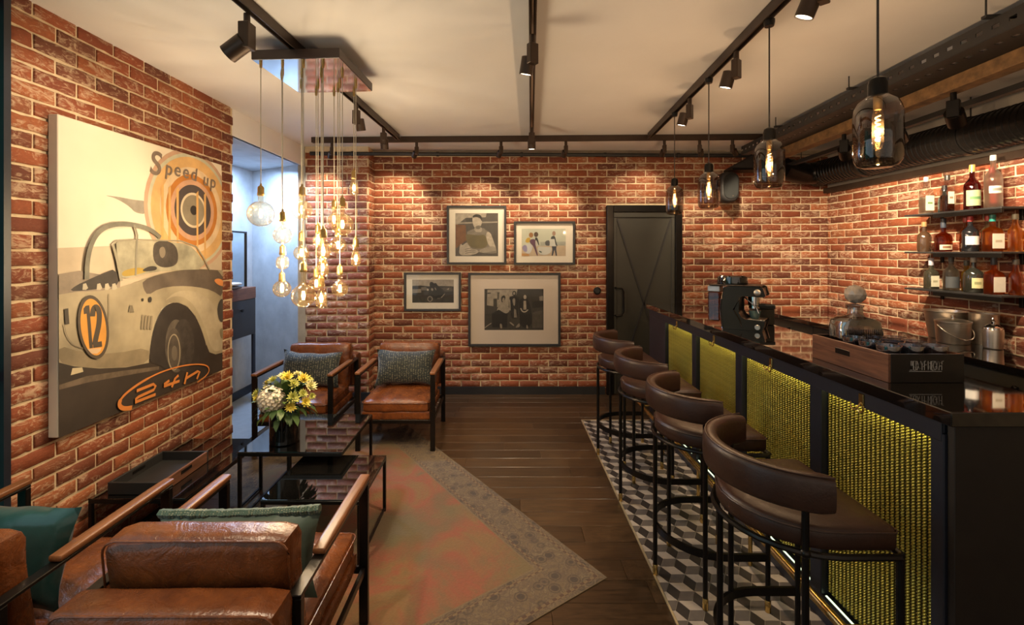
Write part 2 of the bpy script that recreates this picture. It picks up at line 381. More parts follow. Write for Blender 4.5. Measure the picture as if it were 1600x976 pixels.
def brick_wall(parent, org, u, L, rz, z0, z1, shift=0.0, holes=(), cover=(), n_max=300, keep=None):
    """org: start point; u: unit direction along the wall; holes/cover in (u0,u1,z0,z1)"""
    org = Vector(org); u = Vector(u); items = []; rn = random.Random(int(L * 1000))
    rows = int((z1 - z0) / PITCH) + 1
    for r in range(rows):
        zc = z0 + (r + .5) * PITCH
        if zc > z1: continue
        x = -PU * (0.5 if r % 2 else 0.0) - shift - PU
        while x < L:
            a, b = max(x, 0), min(x + BL, L)
            x += PU
            if b - a < 0.03: continue
            segs = [(a, b)]
            for h in holes:
                if h[2] < zc < h[3]:
                    ns = []
                    for s0, s1 in segs:
                        if s1 <= h[0] or s0 >= h[1]: ns.append((s0, s1)); continue
                        if s0 < h[0]: ns.append((s0, h[0]))
                        if s1 > h[1]: ns.append((h[1], s1))
                    segs = ns
            for s0, s1 in segs:
                if s1 - s0 < 0.02: continue
                c = org + u * ((s0 + s1) / 2) + Vector((0, 0, zc))
                sc_ = 0.0
                if c.y > 0.3:
                    q = px(c)
                    if -20 < q[0] < 1620 and -20 < q[1] < 996:
                        e0 = px(org + u * s0 + Vector((0, 0, zc))); e1 = px(org + u * s1 + Vector((0, 0, zc)))
                        sc_ = abs(e1[0] - e0[0]) * BH * F / c.y
                        cu = (s0 + s1) / 2
                        if any(k[0] < cu < k[1] and k[2] < zc < k[3] for k in cover): sc_ *= 0.02
                items.append((sc_ * (1 + 0.0001 * rn.random()), c, (s1 - s0) / BL, rn.randrange(8), rn.choice((0, 0, 1)), rn.random()))
    items.sort(key=lambda t: -t[0])
    rest = MB(); lay = rest.bm.verts.layers.float.new('rnd')
    for i, (s_, c, k, var, flip, rv) in enumerate(items):
        if i < n_max and s_ > 0:
            o = bpy.data.objects.new('brick', BRICKS[var]); col.objects.link(o); o.parent = parent
            o.location = c; o.rotation_euler = (0, PI if flip else 0, rz); o.scale = (k, 1, 1)
        else:
            mt = Matrix.Translation(c) @ Matrix.Rotation(rz, 4, 'Z') @ Matrix.Rotation(PI if flip else 0, 4, 'Y') @ Matrix.Diagonal((k, 1, 1, 1))
            n0 = len(rest.bm.verts); rest.bm.from_mesh(BRICKS[var]); rest.bm.verts.ensure_lookup_table()
            for v in rest.bm.verts[n0:]: v.co = mt @ v.co; v[lay] = rv
    if len(rest.bm.verts):
        o = rest.build('bricks', MAT['brick'], parent, True, 50); stuff(o)
    return len(items)
def upx(x): return (x - CX) * D / F - XP            # back wall coordinate from a pixel column
DX0, DX1, DZ = (947 - CX) * D / F, (1064 - CX) * D / F, CH - (321 - CY) * D / F
zz = lambda y: CH - (y - CY) * D / F
brick_wall(SETTING['wall_back'], (XP, D, 0), (1, 0, 0), XR - XP, 0, 0.0, 2.67,
           holes=((DX0 - XP, DX1 - XP, 0, DZ),),
           cover=((upx(698), upx(791), zz(413), zz(321)), (upx(803), upx(899), zz(414), zz(345)), (upx(631), upx(719), zz(486), zz(425)), (upx(731), upx(875), zz(541), zz(426)), (upx(1066), 9, 0, .95), (upx(1280), 9, 2.2, 3)))
brick_wall(wl, (XL, 1.985, 0), (0, 1, 0), YE - 1.985, PI / 2, 0.0, 2.71, cover=((.17, 1.42, .73, 2.2), (0, 2, 0, .32)))
brick_wall(wr, (XR, D, 0), (0, -1, 0), D - 2.2, -PI / 2, 0.0, 2.25, shift=.06, cover=((0, 3, 0, .9),))
brick_wall(pier, (XL + .02, YP, 0), (1, 0, 0), XP - XL - .02, 0, 0.0, 2.67, shift=.09, n_max=260)
brick_wall(pier, (XP, YP + .02, 0), (0, 1, 0), D - YP - .02, PI / 2, 0.0, 2.67, n_max=40)

# ---------------------------------------------------------------- floor planks
def planks():
    pw, pl, par = 0.146, 1.21, SETTING['floor']
    me = MB().box(-pl / 2 + .0012, pl / 2 - .0012, -pw / 2 + .0012, pw / 2 - .0012, -0.02, 0, .0012).mesh('plank', MAT['floor'], False)
    rn = random.Random(3); y = D - .07; r = 0
    while y > -0.3:
        off = rn.uniform(0, pl); x1 = 3.0 if y > 4.36 else .735
        x = XL - off
        while x < x1:
            a, b = max(x, XL), min(x + pl, x1)
            if b - a > .04:
                o = bpy.data.objects.new('plank', me); col.objects.link(o); o.parent = par
                o.location = ((a + b) / 2, y, 0); o.scale = ((b - a) / pl, 1, 1)
            x += pl
        y -= pw; r += 1
planks()
# ---------------------------------------------------------------- hexagonal cube tiles along the bar
def tiles():
    x0, x1, y0, y1 = 0.748, 1.40, 0.9, 4.335
    bed = struct(MB().box(x0 - .002, x1, y0, y1, -0.02, -0.0015).build('floor_tiles', MAT['grout'], smooth=False))
    bed['label'] = 'strip of three-tone cube pattern floor tiles along the bar'
    struct(MB().box(x0 - .012, x0 - .002, y0, y1 + .012, -0.02, 0.003).box(x0 - .002, x1, y1, y1 + .012, -.02, .003).build('trim_4', pm('pale_edge_trim', (0.8, 0.66, 0.42), 0.3, 0.6), smooth=False))['label'] = 'pale metal edge between wood floor and patterned tiles'
    s = 0.066; g = 0.0011
    def clip(poly):
        for ax, lim, sg in ((0, x0, 1), (0, x1, -1), (1, y0, 1), (1, y1, -1)):
            out = []
            for i in range(len(poly)):
                p, q = poly[i], poly[(i + 1) % len(poly)]
                ip, iq = (p[ax] - lim) * sg >= 0, (q[ax] - lim) * sg >= 0
                if ip: out.append(p)
                if ip != iq:
                    t = (lim - p[ax]) / (q[ax] - p[ax]); out.append((p[0] + t * (q[0] - p[0]), p[1] + t * (q[1] - p[1])))
            poly = out
            if len(poly) < 3: return None
        return poly
    items = []
    c = 0; cx = x0 - .02
    while cx < x1 + s:
        cy = y0 - s + (s * math.sqrt(3) / 2 if c % 2 else 0)
        while cy < y1 + s:
            v = [(cx + s * math.cos(k * PI / 3), cy + s * math.sin(k * PI / 3)) for k in range(6)]; o = (cx, cy)
            for kind, poly in (('tile_light', [o, v[0], v[1], v[2]]), ('tile_mid', [o, v[4], v[5], v[0]]), ('tile_dark', [o, v[2], v[3], v[4]])):
                mx = sum(p[0] for p in poly) / 4; my = sum(p[1] for p in poly) / 4
                poly = [(mx + (p[0] - mx) * (1 - g * 2.4 / s), my + (p[1] - my) * (1 - g * 2.4 / s)) for p in poly]
                q = clip(poly)
                if q:
                    xx = sum(p[0] for p in q) / len(q); yy = sum(p[1] for p in q) / len(q)
                    ar = abs(sum(q[i][0] * q[(i + 1) % len(q)][1] - q[(i + 1) % len(q)][0] * q[i][1] for i in range(len(q)))) / 2
                    if ar < 1e-5: continue
                    P_ = px((xx, yy, 0)) if yy > .3 else (0, 5000)
                    items.append((ar / yy ** 3 if (P_[1] < 990) else 0, kind, q))
            cy += s * math.sqrt(3)
        cx += 1.5 * s; c += 1
    items.sort(key=lambda t: -t[0])
    rest = {k: MB() for k in ('tile_light', 'tile_mid', 'tile_dark')}
    for i, (a, kind, q) in enumerate(items):
        big = i < 300 and a > 0
        m = MB() if big else rest[kind]
        m.prism([(p[0], p[1], 0.0) for p in q], (0, 0, -0.008))
        if big: m.build('tile', MAT[kind], bed, False)
    for k, m in rest.items():
        stuff(m.build('far_' + k.replace('tile_', '') + '_tiles', MAT[k], bed, False))
tiles()
# ================================================================ door
def make_door():
    o = bpy.data.objects.new('door_1', None); col.objects.link(o); struct(o); o['label'] = 'black barn-style door with crossed braces in the brick wall'
    x0, x1 = DX0, DX1; z1 = DZ; y = D
    MB().box(x0, x0 + .075, y - .045, y + .02, 0, z1, .004).build('door_frame', MAT['black'], o)
    MB().box(x1 - .075, x1, y - .045, y + .02, 0, z1, .004).build('door_frame', MAT['black'], o)
    MB().box(x0 + .075, x1 - .075, y - .045, y + .02, z1 - .075, z1, .004).build('door_frame', MAT['black'], o)
    a, b, zt = x0 + .078, x1 - .078, z1 - .078
    MB().box(a, b, y - .012, y + .02, 0.01, zt).build('door_leaf', MAT['door'], o)
    MB().box(a, b, y - .030, y - .012, zt - .055, zt, .003).build('door_rail', MAT['door'], o)
    MB().box(a, a + .035, y - .026, y - .012, .01, zt - .056, .003).build('door_stile', MAT['door'], o)
    MB().box(b - .035, b, y - .026, y - .012, .01, zt - .056, .003).build('door_stile', MAT['door'], o)
    zm = .06
    for p, q in (((a + .04, zt - .07), (b - .04, zm)), ((b - .04, zt - .07), (a + .04, zm))):
        MB().bar([(p[0], y - .017, p[1]), (q[0], y - .017, q[1])], .012, .016).build('cross_brace', MAT['black_matte'], o)
    hx = P(960, 470, D).x; h0, h1 = zz(492), zz(449); yy = y - .026
    MB().tube([(hx, yy, h0), (hx + .01, yy - .04, h0), (hx + .07, yy - .045, h0 + .01), (hx + .085, yy - .045, h0 + .04), (hx + .085, yy - .045, h1 - .04), (hx + .07, yy - .045, h1 - .01), (hx + .01, yy - .04, h1), (hx, yy, h1)], .010, 8).build('door_handle', MAT['black'], o)
make_door()

# ================================================================ cushions
def softbox(w_, d_, h_, r, crown=0.0, n=7, pinch=0.0, seed=0, wob=0.0):
    m = MB(); bmesh.ops.create_cube(m.bm, size=2.0)
    bmesh.ops.subdivide_edges(m.bm, edges=list(m.bm.edges), cuts=n, use_grid_fill=True)
    for v in m.bm.verts:
        u = Vector(v.co); hw = Vector((w_ / 2, d_ / 2, h_ / 2))
        p = Vector((u.x * hw.x, u.y * hw.y, u.z * hw.z))
        q = Vector([max(-hw[i] + r, min(hw[i] - r, p[i])) for i in range(3)])
        dlt = p - q
        if dlt.length > 1e-6: p = q + dlt.normalized() * r
        p.z += (1 if u.z > 0 else -1) * crown * (1 - u.x ** 2) * (1 - u.y ** 2) * abs(u.z)
        if wob:
            p += noise.noise_vector(Vector((p.x * 9 + seed, p.y * 9, p.z * 9))) * wob
        v.co = p
    return m
def pillow(w_, h_, t, n=10, seed=0, wob=.006, pin=.16):
    """flat in x-z, thickness along y, pinched at the seams, pulled corners"""
    m = MB(); bmesh.ops.create_grid(m.bm, x_segments=n * 2, y_segments=n, size=1.0)
    top = list(m.bm.verts); bmesh.ops.duplicate(m.bm, geom=list(m.bm.verts) + list(m.bm.edges) + list(m.bm.faces))
    tops = set(top)
    for v in m.bm.verts:
        s = -1 if v in tops else 1
        u, q = v.co.x, v.co.y
        th = t / 2 * (max(0, 1 - abs(u) ** 2.6) * max(0, 1 - abs(q) ** 2.6)) ** .5
        k = 1 - .10 * (1 - q * q) * abs(u) ** 4; k2 = 1 - pin * (1 - u * u) * abs(q) ** 4
        p = Vector((u * w_ / 2 * k, s * th, q * h_ / 2 * k2))
        p += noise.noise_vector(Vector((p.x * 7 + seed, p.y * 5, p.z * 7))) * wob
        if abs(u) > .999 or abs(q) > .999: p.y *= .2
        v.co = p
    bmesh.ops.remove_doubles(m.bm, verts=list(m.bm.verts), dist=0.003)
    return m

# ================================================================ armchairs (front towards -y)
def make_armchair(label, loc, rz):
    t = thing('armchair', label, 'armchair', loc, rz, 'leather armchairs around the coffee tables')
    W = .297; b = .038
    for sx in (-1, 1):
        x = sx * (W)
        for y in (-.322, .322):
            MB().box(x - b / 2, x + b / 2, y - .011, y + .011, 0, .592, .002).build('leg', MAT['black'], t)
        MB().box(x - b / 2, x + b / 2, -.333, .333, .592, .604, .002).build('arm_bar', MAT['black'], t)
        softbox(.046, .50, .024, .009, .0, 5).build('armrest', MAT['arm_wood'], t).location = (x, -.09, .616)
        MB().box(x - .008, x + .008, -.311, .311, .215, .245, .002).build('side_rail', MAT['black'], t)
    MB().box(-W + b / 2, W - b / 2, -.325, -.312, .215, .245, .002).build('front_rail', MAT['black'], t)
    MB().box(-W + b / 2, W - b / 2, .312, .325, .215, .245, .002).build('rear_rail', MAT['black'], t)
    s_ = softbox(.545, .62, .075, .016, .0, 6, wob=.002).build('seat_base', MAT['leather'], t); s_.location = (0, -.005, .275)
    c = softbox(.535, .56, .105, .034, .020, 9, wob=.006, seed=1).build('seat_cushion', MAT['leather'], t); c.location = (0, -.045, .348)
    seam(c, .535, .56, .030, .008)
    k = softbox(.545, .115, .40, .040, .0, 9, wob=.006, seed=2).build('back_cushion', MAT['leather'], t); k.location = (0, .245, .555); k.rotation_euler = (-.10, 0, 0)
    seam_back(k, .545, .115, .40)
    q = softbox(.60, .125, .30, .028, .0, 8, wob=.003, seed=3).build('back_panel', MAT['leather'], t); q.location = (0, .392, .488)
    seam_back(q, .60, .125, .30)
    return t
def rrect(a, b, r, n=4):
    pts = []
    for cx, cy, a0 in ((a - r, b - r, 0), (-a + r, b - r, 90), (-a + r, -b + r, 180), (a - r, -b + r, 270)):
        for k in range(n + 1):
            an = math.radians(a0 + 90 * k / n); pts.append((cx + r * math.cos(an), cy + r * math.sin(an)))
    return pts
def seam(c, w_, d_, z, ins):
    MB().tube([(x, y, z) for x, y in rrect(w_ / 2 + .001, d_ / 2 + .001, .034)], .0032, 6, True).build('piping', MAT['leather'], c)
def seam_back(c, w_, d_, h_):
    y = d_ / 2 - .010
    MB().tube([(x, y, z) for x, z in rrect(w_ / 2 - .004, h_ / 2 - .006, .04)], .0032, 6, True).build('piping', MAT['leather'], c)
chair_a = make_armchair('brown leather armchair standing alone in front of the framed photographs', (-.855, 3.98, .0048), 0)
chair_b = dup(chair_a, 'brown leather armchair before the brick pier, half hidden by the flowers', (-1.648, 3.93, .0048), 0)
chair_c = dup(chair_a, 'brown leather armchair seen from behind in the foreground, whole back in view', (-.888, 1.637, .0048), PI)
chair_d = dup(chair_a, 'brown leather armchair seen from behind, cut off at the left edge', (-1.70, 1.60, .0048), PI)

def woven(name, c, c2, sc_=50):
    m, nt, b = newmat(name)
    tc = N(nt, 'ShaderNodeTexCoord'); mp = N(nt, 'ShaderNodeMapping'); mp.inputs['Scale'].default_value = (1, 1, 1.7)
    sq = N(nt, 'ShaderNodeVectorMath', operation='MULTIPLY'); sq.inputs[1].default_value = (1, 0, 1); nt.links.new(tc.outputs['Object'], sq.inputs[0])
    nt.links.new(sq.outputs[0], mp.inputs[0])
    v = N(nt, 'ShaderNodeTexVoronoi'); v.inputs['Scale'].default_value = sc_; v.inputs['Randomness'].default_value = 0.35; nt.links.new(mp.outputs[0], v.inputs['Vector'])
    f = ramp(nt, v.outputs['Distance'], [(0.18, (1, 1, 1)), (0.36, (0, 0, 0))])
    nt.links.new(mixc(nt, f, c, c2), b.inputs['Base Color']); b.inputs['Roughness'].default_value = .7; b.inputs['Sheen Weight'].default_value = .3
    bump(nt, b, f, .5, .004); return m
MAT['woven'] = woven('woven_teal_fabric', (0.010, 0.018, 0.020), (0.20, 0.19, 0.13))
MAT['velvet'] = pm('green_velvet', (0.060, 0.105, 0.075), .55, var=.5, scale=6, bmp=.3, bscale=10, sheen=.6)
MAT['satin'] = pm('teal_satin', (0.012, 0.062, 0.060), .26, var=.5, scale=5, bmp=.9, bscale=9, sheen=.2)
MAT['fringe'] = woven('fringe_fabric', (0.05, 0.10, 0.07), (0.34, 0.36, 0.24), 110)
def cushion(label, mat, loc, rot, w_, h_, t, seed, trim=None, pin=.16):
    o = pillow(w_, h_, t, seed=seed, wob=.012, pin=pin).build('cushion', mat, None, True, 60)
    o.location = loc; o.rotation_euler = rot; tag(o, label, 'cushion', 'cushions on the armchairs')
    if trim:
        rn = random.Random(seed); m = MB()
        pts = []
        for k in range(60):
            u = -1 + 2 * k / 59; pts.append((u * w_ / 2 * .985, 0.004 * rn.uniform(-1, 1), h_ / 2 * (1 - pin * (1 - u * u)) + .002))
        m.tube(pts, .015, 6); m.build('woven_edging', MAT['fringe'], o)
    return o
cushion('dark woven dotted cushion on the armchair in front of the framed photographs', MAT['woven'], (-.855, 4.035, .575), (-.22, 0, .02), .52, .31, .14, 1)
cushion('dark woven dotted cushion on the armchair by the brick pier', MAT['woven'], (-1.66, 3.98, .577), (-.24, .03, -.02), .53, .31, .14, 5)
cushion('dark green velvet cushion with woven edging on the middle foreground armchair', MAT['velvet'], (-.890, 1.545, .560), (.16, .02, PI + .02), .545, .28, .13, 9, True, pin=.05)
cushion('teal satin cushion on the armchair cut off at the left', MAT['satin'], (-1.69, 1.525, .592), (.18, -.05, PI - .03), .54, .32, .13, 14)

# ================================================================ coffee tables
def make_table(name, label, x0, x1, y0, y1, z, near_right=None):
    t = thing(name, label, 'table', ((x0 + x1) / 2, (y0 + y1) / 2, .0048), 0, 'black glass nesting tables'); z -= .0048; a = (x1 - x0) / 2; b = (y1 - y0) / 2
    MB().box(-a, a, -b, b, z - .006, z, .0015).build('glass_top', MAT['black_glass'], t)
    r = .009
    for s0, s1, s2, s3 in ((-a, a, -b, -b + 2 * r), (-a, a, b - 2 * r, b), (-a, -a + 2 * r, -b + 2 * r, b - 2 * r), (a - 2 * r, a, -b + 2 * r, b - 2 * r)):
        MB().box(s0, s1, s2, s3, z - .026, z - .007, .0015).build('top_rail', MAT['black'], t)
    for sx in (-1, 1):
        for sy in (-1, 1):
            cx, cy = sx * (a - r), sy * (b - r)
            if near_right is not None and sx > 0 and sy < 0: cx = near_right - (x0 + x1) / 2
            MB().box(cx - r, cx + r, cy - r, cy + r, 0, z - .026, .0015).build('leg', MAT['black'], t)
    for sx in ((-1, 1) if near_right is None else (-1,)):
        cx = sx * (a - r); MB().box(cx - .006, cx + .006, -b + 2 * r, b - 2 * r, .012, .024).build('foot_rail', MAT['black'], t)
    return t
make_table('coffee_table', 'black glass coffee table carrying the vase of flowers', -1.544, -.937, 2.677, 3.306, .42, near_right=-1.245)
make_table('coffee_table', 'lower black glass coffee table nested in front, nothing on it', -1.217, -.714, 2.309, 2.82, .34)
make_table('coffee_table', 'low black glass side table against the brick wall under the painting', -2.09, -1.60, 2.32, 3.07, .34)
def serving_tray():
    t = thing('serving_tray', 'shallow walnut tray with black base on the side table', 'tray', (-1.885, 2.545, .341))
    a, b, h = .137, .19, .062
    MB().box(-a + .01, a - .01, -b + .01, b - .01, 0, .012).build('tray_base', MAT['black_matte'], t)
    MB().box(-a, a, -b, -b + .012, 0, h, .002).build('tray_end', MAT['black_matte'], t)
    MB().box(-a, a, b - .012, b, 0, h, .002).build('tray_end', MAT['black_matte'], t)
    for s in (-1, 1):
        x = s * (a - .006)
        w_ = MB().box(x - .006, x + .006, -b + .0125, b - .0125, 0, h, .002).build('tray_side', MAT['walnut'] if s > 0 else MAT['black_matte'], t)
        MB().box(x - .008, x + .008, -.045, .045, h - .032, h - .010, .003).build('handle_slot', MAT['black'], w_)
serving_tray()

# ================================================================ vase with flowers
def flowers():
    cx, cy, z = -1.34, 2.83, .421
    v = MB().lathe([(.080, 0), (.086, .006), (.086, .20), (.0835, .20), (.082, .196), (.082, .012), (0.001, .012)], (0, 0, 0), 36, caps=False).build('vase', pm('smoked_vase', (.006, .006, .006), .05, coat=.5), None, True, 40)
    v.location = (cx, cy, z); tag(v, 'black glass cylinder vase on the coffee table', 'vase')
    rn = random.Random(4)
    leaf_m = [pm('leaf_green_%d' % i, c, .5, var=.3, scale=30) for i, c in enumerate(((.06, .12, .025), (.10, .17, .035), (.035, .075, .02)))]
    yel = [pm('petal_yellow', (.74, .60, .09), .6, var=.25, scale=60), pm('petal_cream', (.72, .68, .34), .6, var=.2, scale=60)]
    grn = pm('petal_yellow_green', (.50, .50, .12), .6, var=.25, scale=60)
    wht = pm('petal_white', (.86, .76, .60), .6, var=.18, scale=60)
    b = thing('flower_bouquet', 'bouquet of yellow chrysanthemums and a white hydrangea in the black vase', 'flowers', (cx, cy, z + .19))
    # hydrangea: many small four-petal florets on a ball
    hc = Vector((-.035, -.085, .095)); m = MB(); R_ = .078
    for k in range(150):
        ph = math.acos(1 - 2 * (k + .5) / 150); th = k * 2.39996
        n = Vector((math.sin(ph) * math.cos(th), math.sin(ph) * math.sin(th), math.cos(ph)))
        c = hc + n * R_ * rn.uniform(.93, 1.05); q = n.to_track_quat('Z', 'Y').to_matrix(); a0 = rn.random() * 3
        for p in range(4):
            an = a0 + p * PI / 2; d = q @ Vector((math.cos(an), math.sin(an), 0)); e = q @ Vector((-math.sin(an), math.cos(an), 0))
            vs_ = [m.bm.verts.new(x) for x in (c, c + d * .007 + e * .0075 + n * .002, c + d * .015 + n * .0035, c + d * .007 - e * .0075 + n * .002)]
            m.bm.faces.new(vs_)
    m.ico(hc, R_ * .92, 2); m.build('hydrangea', wht, b, True, 80)
    def bloom(c, n, r, mat):
        m = MB(); q = n.to_track_quat('Z', 'Y').to_matrix()
        for lay, (k, tilt, ln) in enumerate(((14, .35, 1), (12, .75, .85), (9, 1.15, .62))):
            for p in range(k):
                an = 2 * PI * p / k + lay * .3 + rn.uniform(-.1, .1); tl = tilt + rn.uniform(-.12, .12)
                d = Vector((math.cos(an) * math.cos(tl), math.sin(an) * math.cos(tl), math.sin(tl))); e = Vector((-math.sin(an), math.cos(an), 0)); up = Vector((0, 0, 1))
                L = r * ln * rn.uniform(.85, 1.1); wd = r * .17
                pts = [d * L * .1, d * L * .55 + e * wd, d * L, d * L * .55 - e * wd]
                m.bm.faces.new([m.bm.verts.new(c + q @ (x + up * (.12 * r * (i == 2)))) for i, x in enumerate(pts)])
        m.ico(c + q @ Vector((0, 0, r * .2)), r * .2, 1); m.build('chrysanthemum', mat, b, True, 80)
    spots = [(-.10, -.03, .14, .035), (-.075, .01, .175, .04), (-.02, .02, .20, .05), (.03, -.03, .205, .045), (.08, -.06, .175, .058), (.115, -.01, .19, .045), (.14, -.07, .12, .045), (.165, -.02, .15, .045), (.16, -.08, .075, .05), (.10, -.11, .11, .045), (-.135, -.06, .09, .045), (-.155, -.02, .105, .04), (.05, .06, .20, .045), (.09, -.12, .06, .04), (.185, -.05, .10, .036), (-.12, .05, .15, .042), (.12, .07, .16, .045)]
    for i, (x, y, zz_, r) in enumerate(spots):
        c = Vector((x, y, zz_)); bloom(c, (c - Vector((0, .02, .0))).normalized() + Vector((0, -.35, .1)), r * (1 if i % 2 else .72), (yel + [grn])[(0, 2, 1, 0, 2)[i % 5]])
    for k in range(190):
        an = rn.uniform(0, 2 * PI); el = rn.uniform(-.25, 1.1); n = Vector((math.cos(an) * math.cos(el), math.sin(an) * math.cos(el), math.sin(el)))
        base = Vector((0, -.01, .03)) + n * rn.uniform(.06, .13); L = rn.uniform(.055, .10)
        d = (n + Vector((0, 0, -.5 if el < .2 else .1))).normalized(); e = d.cross(Vector((rn.uniform(-.3, .3), .2, 1))).normalized(); u = e.cross(d)
        wd = L * .22; m = MB()
        a = [m.bm.verts.new(base + d * L * t + e * wd * s * wv + u * dr) for t, wv, dr in ((0, .15, 0), (.35, 1, .006), (.7, .8, .004), (1, .05, -.01)) for s in (-1, 1)]
        for i in range(3): m.bm.faces.new((a[2 * i], a[2 * i + 1], a[2 * i + 3], a[2 * i + 2]))
        m.build('leaf', leaf_m[k % 3], b, True, 80)
    for i in range(7):
        an = i * .9; MB().tube([(.03 * math.cos(an), .03 * math.sin(an), -.15), (.05 * math.cos(an), .05 * math.sin(an), 0), (.09 * math.cos(an), .09 * math.sin(an) - .01, .10)], .004, 6).build('stem', leaf_m[2], b)
flowers()

# ================================================================ rug
def rug():
    a, b = Vector((.506, 2.235)), Vector((-.876, 4.21)); u = (b - a).normalized(); L = (b - a).length; W_ = 1.50
    n = Vector((-u.y, u.x)); c = a + u * L / 2 + n * W_ / 2
    m, nt, bs = newmat('worn_oriental_rug')
    tc = N(nt, 'ShaderNodeTexCoord'); sx = N(nt, 'ShaderNodeSeparateXYZ'); nt.links.new(tc.outputs['Object'], sx.inputs[0])
    ex = math_(nt, 'SUBTRACT', W_ / 2, math_(nt, 'ABSOLUTE', sx.outputs[0])); ey = math_(nt, 'SUBTRACT', L / 2, math_(nt, 'ABSOLUTE', sx.outputs[1]))
    e = math_(nt, 'MINIMUM', ex, ey)
    n1 = noise_tex(nt, 2.6, 5, .62, dist=.8); n2 = noise_tex(nt, 14, 5, .7, dist=2.0); n3 = noise_tex(nt, 90, 3, .6); n4 = noise_tex(nt, 1.7, 3, .5)
    fld = ramp(nt, n1, [(.28, (.21, .145, .058)), (.40, (.27, .145, .058)), (.50, (.33, .088, .048)), (.57, (.27, .12, .055)), (.66, (.155, .13, .068)), (.80, (.065, .07, .05))])
    fld = mixc(nt, ramp(nt, n4, [(.50, (0, 0, 0)), (.60, (.8, .8, .8))]), fld, (.15, .13, .066))
    cor = ramp(nt, math_(nt, 'DIVIDE', math_(nt, 'ADD', math_(nt, 'ADD', ex, ey), math_(nt, 'MULTIPLY', n2, .45)), 2.0, clamp=True), [(.42, (1, 1, 1)), (.56, (0, 0, 0))])
    fld = mixc(nt, cor, fld, (.19, .14, .062))
    bor = ramp(nt, n2, [(.30, (.12, .072, .048)), (.44, (.21, .155, .09)), (.52, (.11, .078, .062)), (.60, (.25, .19, .11)), (.72, (.08, .068, .06))])
    v = N(nt, 'ShaderNodeTexVoronoi'); v.inputs['Scale'].default_value = 13; nt.links.new(tc.outputs['Object'], v.inputs['Vector'])
    bor = mixc(nt, ramp(nt, v.outputs['Distance'], [(.22, (.95, .95, .95)), (.30, (0, 0, 0)), (.38, (.8, .8, .8)), (.46, (0, 0, 0))]), bor, (.055, .042, .038))
    inner = ramp(nt, math_(nt, 'DIVIDE', e, .5, clamp=True), [(0, (1, 1, 1)), (.50, (1, 1, 1)), (.515, (0, 0, 0))])
    base = mixc(nt, inner, fld, bor)
    # narrow guard stripes with dashes
    dash = N(nt, 'ShaderNodeTexChecker'); dash.inputs['Scale'].default_value = 46; dash.inputs[1].default_value = (.24, .17, .09, 1); dash.inputs[2].default_value = (.10, .052, .036, 1)
    nt.links.new(tc.outputs['Object'], dash.inputs['Vector'])
    g1 = ramp(nt, math_(nt, 'DIVIDE', e, .5, clamp=True), [(0, (0, 0, 0)), (.05, (0, 0, 0)), (.055, (1, 1, 1)), (.09, (1, 1, 1)), (.095, (0, 0, 0)), (.43, (0, 0, 0)), (.435, (1, 1, 1)), (.46, (1, 1, 1)), (.465, (0, 0, 0))])
    base = mixc(nt, g1, base, dash.outputs[0])
    edge = ramp(nt, math_(nt, 'DIVIDE', e, .5, clamp=True), [(0, (1, 1, 1)), (.012, (0, 0, 0)), (.492, (0, 0, 0)), (.498, (1, 1, 1)), (.506, (1, 1, 1)), (.512, (0, 0, 0))])
    base = mixc(nt, edge, base, (.22, .16, .085))
    base = mixc(nt, math_(nt, 'MULTIPLY', n3, .55), base, (.09, .055, .032))
    nt.links.new(mixc(nt, 1.0, base, (.68, .66, .60), 'MULTIPLY'), bs.inputs['Base Color']); bs.inputs['Roughness'].default_value = .95; bs.inputs['Sheen Weight'].default_value = .15
    bump(nt, bs, n3, .5, .004)
    o = MB().box(-W_ / 2, W_ / 2, -L / 2, L / 2, 0, .004, .001).build('rug', m, None, False)
    o.location = (c.x, c.y, .0005); o.rotation_euler = (0, 0, math.atan2(u.y, u.x) - PI / 2)
    tag(o, 'worn red and tan oriental rug lying askew under the armchairs', 'rug')
rug()

